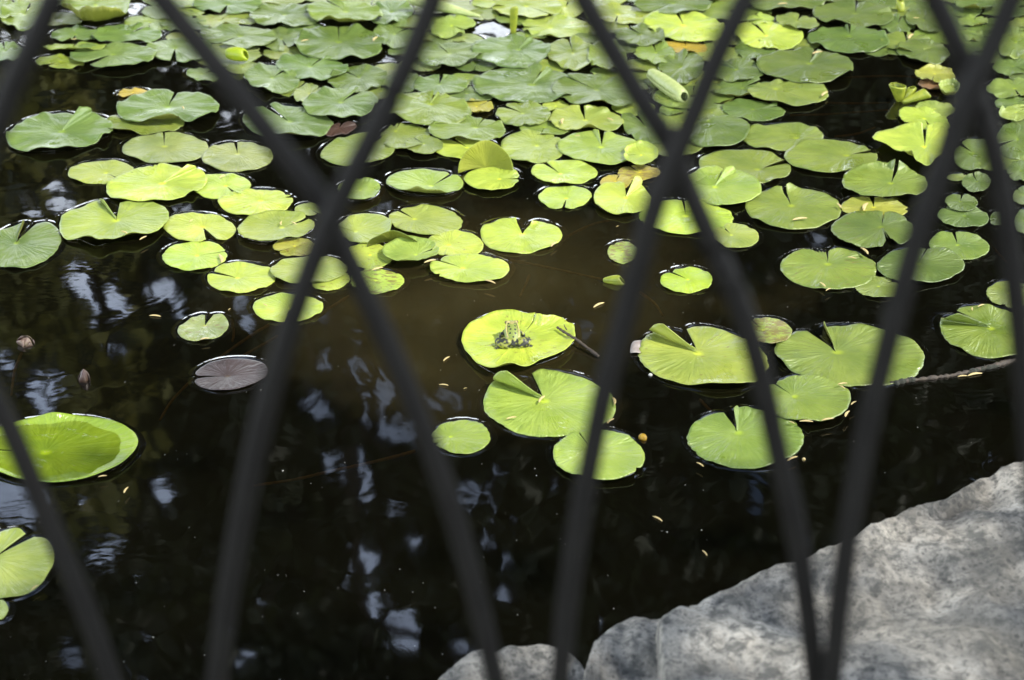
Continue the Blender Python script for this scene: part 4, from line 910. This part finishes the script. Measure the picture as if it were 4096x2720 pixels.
# white petal on the left rim of the right-hand big pad
V = []; nu, nv = 9, 9
for j in range(nv):
    for i in range(nu):
        a, b = i/(nu-1)-.5, j/(nv-1)-.5; V.append(Vector((.024*a*(1-.9*b*b)+.010*b, .050*b+.01*a*a, .003*(1-4*a*a)+.002*math.sin(7*b))))
Fc = [(j*nu+i, j*nu+i+1, (j+1)*nu+i+1, (j+1)*nu+i) for j in range(nv-1) for i in range(nu-1)]
o = mesh_obj("fallen_petal", V, Fc, simple('petal_skin', (.30, .27, .24), .5, (.22, .18, .16), 60)); o.location = Vector(proj(2548, 1390, .003)); s = o.modifiers.new("t", 'SOLIDIFY'); s.thickness = .001
tag(o, "white fallen petal caught at the left rim of a big pad", "petal")
# needles
src = None
def needle(px, py, ln, ang, label, group, z=.002, bright=1):
    global src
    if src is None:
        P = catmull([Vector((-.5, 0, 0)), Vector((-.25, .06, .015)), Vector((0, .085, .02)), Vector((.25, .06, .015)), Vector((.5, 0, 0))], 3)
        v, f = tube(P, [.012+.085*math.sin(math.pi*i/(len(P)-1))**.6 for i in range(len(P))], 6, flat=.6)
        o = mesh_obj("dry_needle", v, f, M_NEEDLE); src = o
    else:
        o = src.copy(); COL.objects.link(o)
    A = Vector(proj(px, py, z)); ca, sa = math.cos(R(ang)), math.sin(R(ang))
    a = Vector(proj(px-ca*ln/2, py+sa*ln/2, z)); b = Vector(proj(px+ca*ln/2, py-sa*ln/2, z)); d = b-a
    o.location = A; sc = d.length; o.scale = (sc, min(sc, .05), min(sc, .05)); o.rotation_euler = (0, 0, math.atan2(d.y, d.x))
    tag(o, label, "needle", group); return o

gw, gl_ = "dry needles afloat on open water", "dry needles lying on lily pads"
for a, l in [((2396,1220,48,25),"bright pale needle afloat right of the frog's pad, above the twig"),((1787,1435,32,35),"pale needle afloat just left of the frog's pad"),((1775,1540,38,-5),"orange-tinted needle afloat left of the dark folded lobe"),((620,1264,48,-4),"yellow needle afloat left of the small heart-shaped pad"),((1861,1553,16,15),"tiny needle afloat below the frog's pad, near the folded lobe"),
  ((2630,2075,44,-28),"short pale needle afloat alone between pads and boulder"),((2818,2212,30,-48),"golden needle afloat close to the boulder's edge"),((2625,1300,16,10),"tiny pale needle afloat above the white petal"),((918,1237,12,40),"tiny golden needle afloat above the small heart-shaped pad"),((3900,1498,60,10),"long pale needle caught under the floating branch, far right"),((3850,1505,40,5),"shorter pale needle caught under the floating branch, far right")]:
    needle(*a, l, gw)
NL = [(497,930,30,-25),(573,952,32,28),(890,706,28,30),(765,883,20,35),(2168,1596,36,48),(2045,1672,44,12),(2454,1603,32,-75),(2443,1684,34,35),(2217,977,32,38),(3199,876,62,8),(3464,826,34,62),(3355,822,24,-50),(3457,1003,40,-42),(3408,1031,36,-10),(3290,1138,30,-38),(3314,1158,24,25),(2252,484,22,80),(2440,477,28,-20),(2157,268,18,-60),(1060,1220,20,-30),
          (3370,1535,40,8),(3390,1655,30,55),(3415,1612,26,35),(3225,1686,56,-2),(3310,1678,50,10),(3368,1548,26,-30),(3168,1690,26,-22),(2800,1858,34,-30),(3170,1835,46,25),(3925,1222,28,22),(3890,1235,14,90),(730,430,14,-50),(1220,162,32,12),(1502,155,24,42),(3645,145,26,45),(3665,72,26,0),(300,157,30,5),(1126,892,16,80),(1175,893,24,-30),(820,1355,38,8),(880,1033,34,-70),(505,1960,30,55),(410,1905,36,8),(140,2350,40,35),(2095,1006,20,5),(1510,1075,48,14),(1720,1045,50,14),(1960,1127,46,-18),(2470,905,12,20),
          (3270,210,42,12),(3130,15,40,5),(3300,375,30,35),(2290,91,22,5),(2310,543,24,5)]
byhost = {}
for a in NL:
    r = min(RECS, key=lambda r: (math.hypot((r[1]-a[0])/r[3], (r[2]-a[1])/r[4])-(.05*r[5] if r[5] < 4 else -.5))); byhost.setdefault(r[0], []).append((a, r))
for hl, L0 in byhost.items():
    L0.sort(key=lambda q: q[0][0]); n = len(L0)
    b = hl.split(",")[0].split(" ")[:11]
    while b[-1] in ("the", "a", "of", "and", "with", "its", "at", "by", "to", "in", "behind", "between", "over", "two", "on", "from", "under"): b.pop()
    w_ = {1: ["pale"], 2: ["left", "right"], 3: ["left", "middle", "right"]}.get(n) or (["leftmost"]+["%s leftmost" % q for q in ("second", "third", "fourth", "fifth", "sixth", "seventh")[:n-2]]+["rightmost"])
    for k, (a, r) in enumerate(L0):
        needle(*a, w_[k]+" needle on "+" ".join(b), gl_, z=TIER[r[5]]+.006)
# duck-dust specks
V = []; Fc = []
for i in range(260):
    px, py = rng.uniform(-100, 4196), rng.uniform(600, 2720)
    if px < 700 and rng.random() < .3: continue
    c = Vector(proj(px, py, .0006)); r = rng.uniform(.0004, .0011)*(1.0 if rng.random() < .93 else 1.8)
    b = len(V); a0 = rng.uniform(0, 6)
    V += [c+Vector((r*math.cos(a0+k*2.1), r*math.sin(a0+k*2.1), 0)) for k in range(3)]+[c+Vector((0, 0, r*.8))]
    Fc += [(b, b+1, b+3), (b+1, b+2, b+3), (b+2, b, b+3)]
tag(mesh_obj("pollen_specks", V, Fc, M_SHELL), kind="stuff")

# ------------------------------------------------------------------ trees across the pond (seen mirrored in the water)
GAPS = [(60,1990,130,125),(125,855,45,30),(240,800,50,26),(330,1110,85,40),(380,1180,105,38),(460,1225,50,35),(640,1160,55,35),(720,1215,35,50),(420,1245,50,35),(465,1392,65,28),(110,1560,50,50),(200,1530,75,28),(185,1630,38,50),(20,1460,40,45),
 (1000,1280,25,40),(975,1200,20,40),(1300,1285,35,38),(1300,1430,48,48),(1430,1400,55,52),(1500,1560,55,85),(1400,1510,34,35),(1265,1625,60,50),(1760,1600,85,45),(1480,1700,45,30),(1560,1720,30,40),(1650,1730,35,35),(1410,1815,50,38),(1320,1850,30,45),(2350,1330,40,40),(2290,1230,60,15),
 (1440,1915,55,48),(1470,1985,18,32),(1580,2040,28,22),(1860,1985,38,52),(2000,1890,34,24),(1950,1965,30,30),(1665,2165,50,28),(1440,2180,22,35),(1465,2240,35,30),(1440,2300,45,32),(1530,2190,22,30),(1940,2165,24,42),(1500,2410,48,40),(1615,2530,62,70),(1570,2470,20,30),(1845,2610,60,36),(1850,2530,24,34),(2020,2245,22,30),(2010,2385,35,30),(2400,2490,20,34),(400,2200,48,32),(660,1975,45,40),(600,2560,16,60),(985,2630,35,25),(330,2000,20,25),(560,2300,20,16),(900,2500,26,16),(290,2640,30,26),(1980,2040,26,22),(2210,1930,30,24),(2060,2100,20,18),
 (3022,1985,30,70),(3220,2150,14,30),(3910,1940,25,16),(3275,962,45,32),(1050,2400,20,15),
 (1960,115,150,55),(1580,245,110,32),(1800,290,95,28),(560,40,80,36),(880,48,90,30),(1050,215,55,22),(50,140,70,26),(920,470,60,26),(700,830,70,24),(780,330,70,14),(2700,-20,900,20),(640,280,40,14),(720,225,40,16),(1250,600,30,40),(1540,840,60,16),(1600,420,20,15),(600,150,60,16),(1440,250,60,20),(2000,420,600,4)]
GA = np.array(GAPS, float)
def crown(name, cx, cy, r, z0, z1, n, size, mat, seed, parent, depth=1.3):
    rs = np.random.default_rng(seed)
    nc = max(14, n//160); cc = np.stack([cx+rs.uniform(-1, 1, nc)*r, cy+rs.uniform(-1, 1, nc)*depth, rs.uniform(z0, z1, nc)], -1)
    q = rs.integers(0, nc, n); p = cc[q]+rs.normal(0, 1, (n, 3))*np.array([.42, .35, .38])
    u = np.stack([rs.uniform(cx-r, cx+r, n), rs.uniform(cy-depth, cy+depth, n), rs.uniform(z0, z1, n)], -1)
    use = rs.random(n) < .55; p[use] = u[use]
    # rounded outline of the crown
    zc, hz = (z0+z1)/2, (z1-z0)/2; e = ((p[:, 0]-cx)/(r*1.08))**2*.8+np.abs((p[:, 2]-zc)/(hz*1.05))**4
    p = p[(e < 1) & (p[:, 2] > .2)]
    m = p.copy(); m[:, 2] *= -1; x, y = topx(m); keep = np.ones(len(p), bool)
    lone = rs.random(len(p)); jx = rs.normal(0, 7, len(p)); jy = rs.normal(0, 7, len(p))
    for gx_, gy_, rx, ry in GA:
        k_, mg = (.98, 12) if (gy_ < 700 or rx > 100) else (1.03, 15)
        keep &= ((np.abs((x+jx-gx_)/(rx*k_+mg))**2+np.abs((y+jy-gy_)/(ry*k_+mg))**2) > 1) | ((lone < .015) & (gy_ > 700) & (rx < 100))
    p = p[keep]; n = len(p)
    d1 = rs.normal(0, 1, (n, 3)); d1 /= np.linalg.norm(d1, axis=1)[:, None]; d2 = np.cross(d1, rs.normal(0, 1, (n, 3))); d2 /= np.linalg.norm(d2, axis=1)[:, None]
    sz = size*rs.uniform(.6, 1.3, n)[:, None]
    V = np.stack([p-d1*sz, p+d2*sz*.5, p+d1*sz, p-d2*sz*.5], 1).reshape(-1, 3)-np.array([cx, cy, 0])
    me = bpy.data.meshes.new(name); me.vertices.add(len(V)); me.vertices.foreach_set("co", V.ravel())
    me.loops.add(4*n); me.loops.foreach_set("vertex_index", np.arange(4*n, dtype=np.int32)); me.polygons.add(n)
    me.polygons.foreach_set("loop_start", np.arange(0, 4*n, 4, dtype=np.int32)); me.polygons.foreach_set("loop_total", np.full(n, 4, dtype=np.int32))
    me.materials.append(mat); me.update(calc_edges=True); me.validate()
    o = bpy.data.objects.new(name, me); COL.objects.link(o); o.parent = parent; return o
def tree(label, cx, cy, r, z0, z1, n, mat, seed, size=.085, depth=1.3):
    t = tag(empty("tree", (cx, cy, .15)), label, "tree", "trees on the far bank")
    v, f = tube([(0, 0, -.1), (.05, .05, 1.5), (-.06, .1, 3.5), (.1, 0, z1*.8)], [.20, .15, .11, .04], 12)
    parts = [(v, f)]
    rs = random.Random(seed)
    for k in range(9):
        z = z1*(.2+.07*k); a = rs.uniform(0, 6.28); ln = r*rs.uniform(.5, .95)
        parts.append(tube([(0, 0, z), (math.cos(a)*ln*.5, math.sin(a)*ln*.3, z+.25*ln), (math.cos(a)*ln, math.sin(a)*ln*.6, z+.6*ln)], [.06, .04, .012], 7))
    v, f = merge(parts); mesh_obj("trunk", v, f, M_TRUNK, t)
    c = crown("crown", cx, cy, r, z0, z1, n, size, mat, seed, t, depth); c.location = (0, 0, -.15)
tree("dark broadleaf tree on the far bank, leftmost, only its mirror image visible", -6.6, 12.6, 2.3, 2.1, 10.6, 24000, M_CROWN, 3)
tree("olive sunlit tree mirrored in the left part of the pond", -4.5, 12.0, 1.5, 2.0, 6.4, 13000, M_CROWN2, 4)
tree("dark tree mirrored below the first bar crossing", -1.5, 12.4, 2.3, 2.1, 10.6, 24000, M_CROWN, 5)
tree("dark tree mirrored in the middle of the pond", 1.4, 12.2, 2.0, 2.1, 10.6, 24000, M_CROWN, 6)
tree("dense tree mirrored in the black water at right", 4.0, 12.3, 2.1, .3, 10.6, 26000, M_CROWN, 7)
tree("dense tree on the far bank, rightmost, mirrored beside the boulder", 6.9, 12.6, 2.3, .3, 10.6, 26000, M_CROWN, 8)
tree("tall tree standing behind the leftmost far-bank tree", -8.5, 17.5, 2.7, 3.2, 15.5, 19000, M_CROWN, 23, size=.15, depth=1.8)
tree("tall tree standing behind the olive tree", -5.0, 17.5, 2.7, 3.2, 15.5, 19000, M_CROWN, 24, size=.15, depth=1.8)
tree("tall tree behind the gap left of the middle", -1.8, 17.5, 2.7, 3.2, 15.5, 19000, M_CROWN, 25, size=.15, depth=1.8)
tree("tall tree behind the middle pair on the far bank", 1.5, 17.5, 2.7, 3.2, 15.5, 19000, M_CROWN, 26, size=.15, depth=1.8)
tree("tall tree behind the dense right-hand one", 4.8, 17.5, 2.7, .3, 15.5, 16000, M_CROWN, 27, size=.15, depth=1.8)
tree("tall tree at the far right end of the back row", 8.4, 17.5, 2.7, .3, 15.5, 16000, M_CROWN, 28, size=.15, depth=1.8)

# unseen tree added on the near bank to shade fence and stones
t = tag(empty("tree", (4.9, -1.3, .15)), "unseen leafy tree added on the near bank at right to shade fence and stones", "tree")
v, f = tube([(0, 0, -.1), (.05, .05, 1.5), (-.06, .1, 3.5), (.1, 0, 6.5)], [.18, .14, .10, .04], 12); mesh_obj("trunk", v, f, M_TRUNK, t)
GA = np.array([(0, 0, 1, 1)], float)
c = crown("crown", 4.9, -1.3, 1.7, 3.6, 8.2, 15000, .07, M_CROWN, 77, t, 1.7); c.location = (0, 0, -.15)
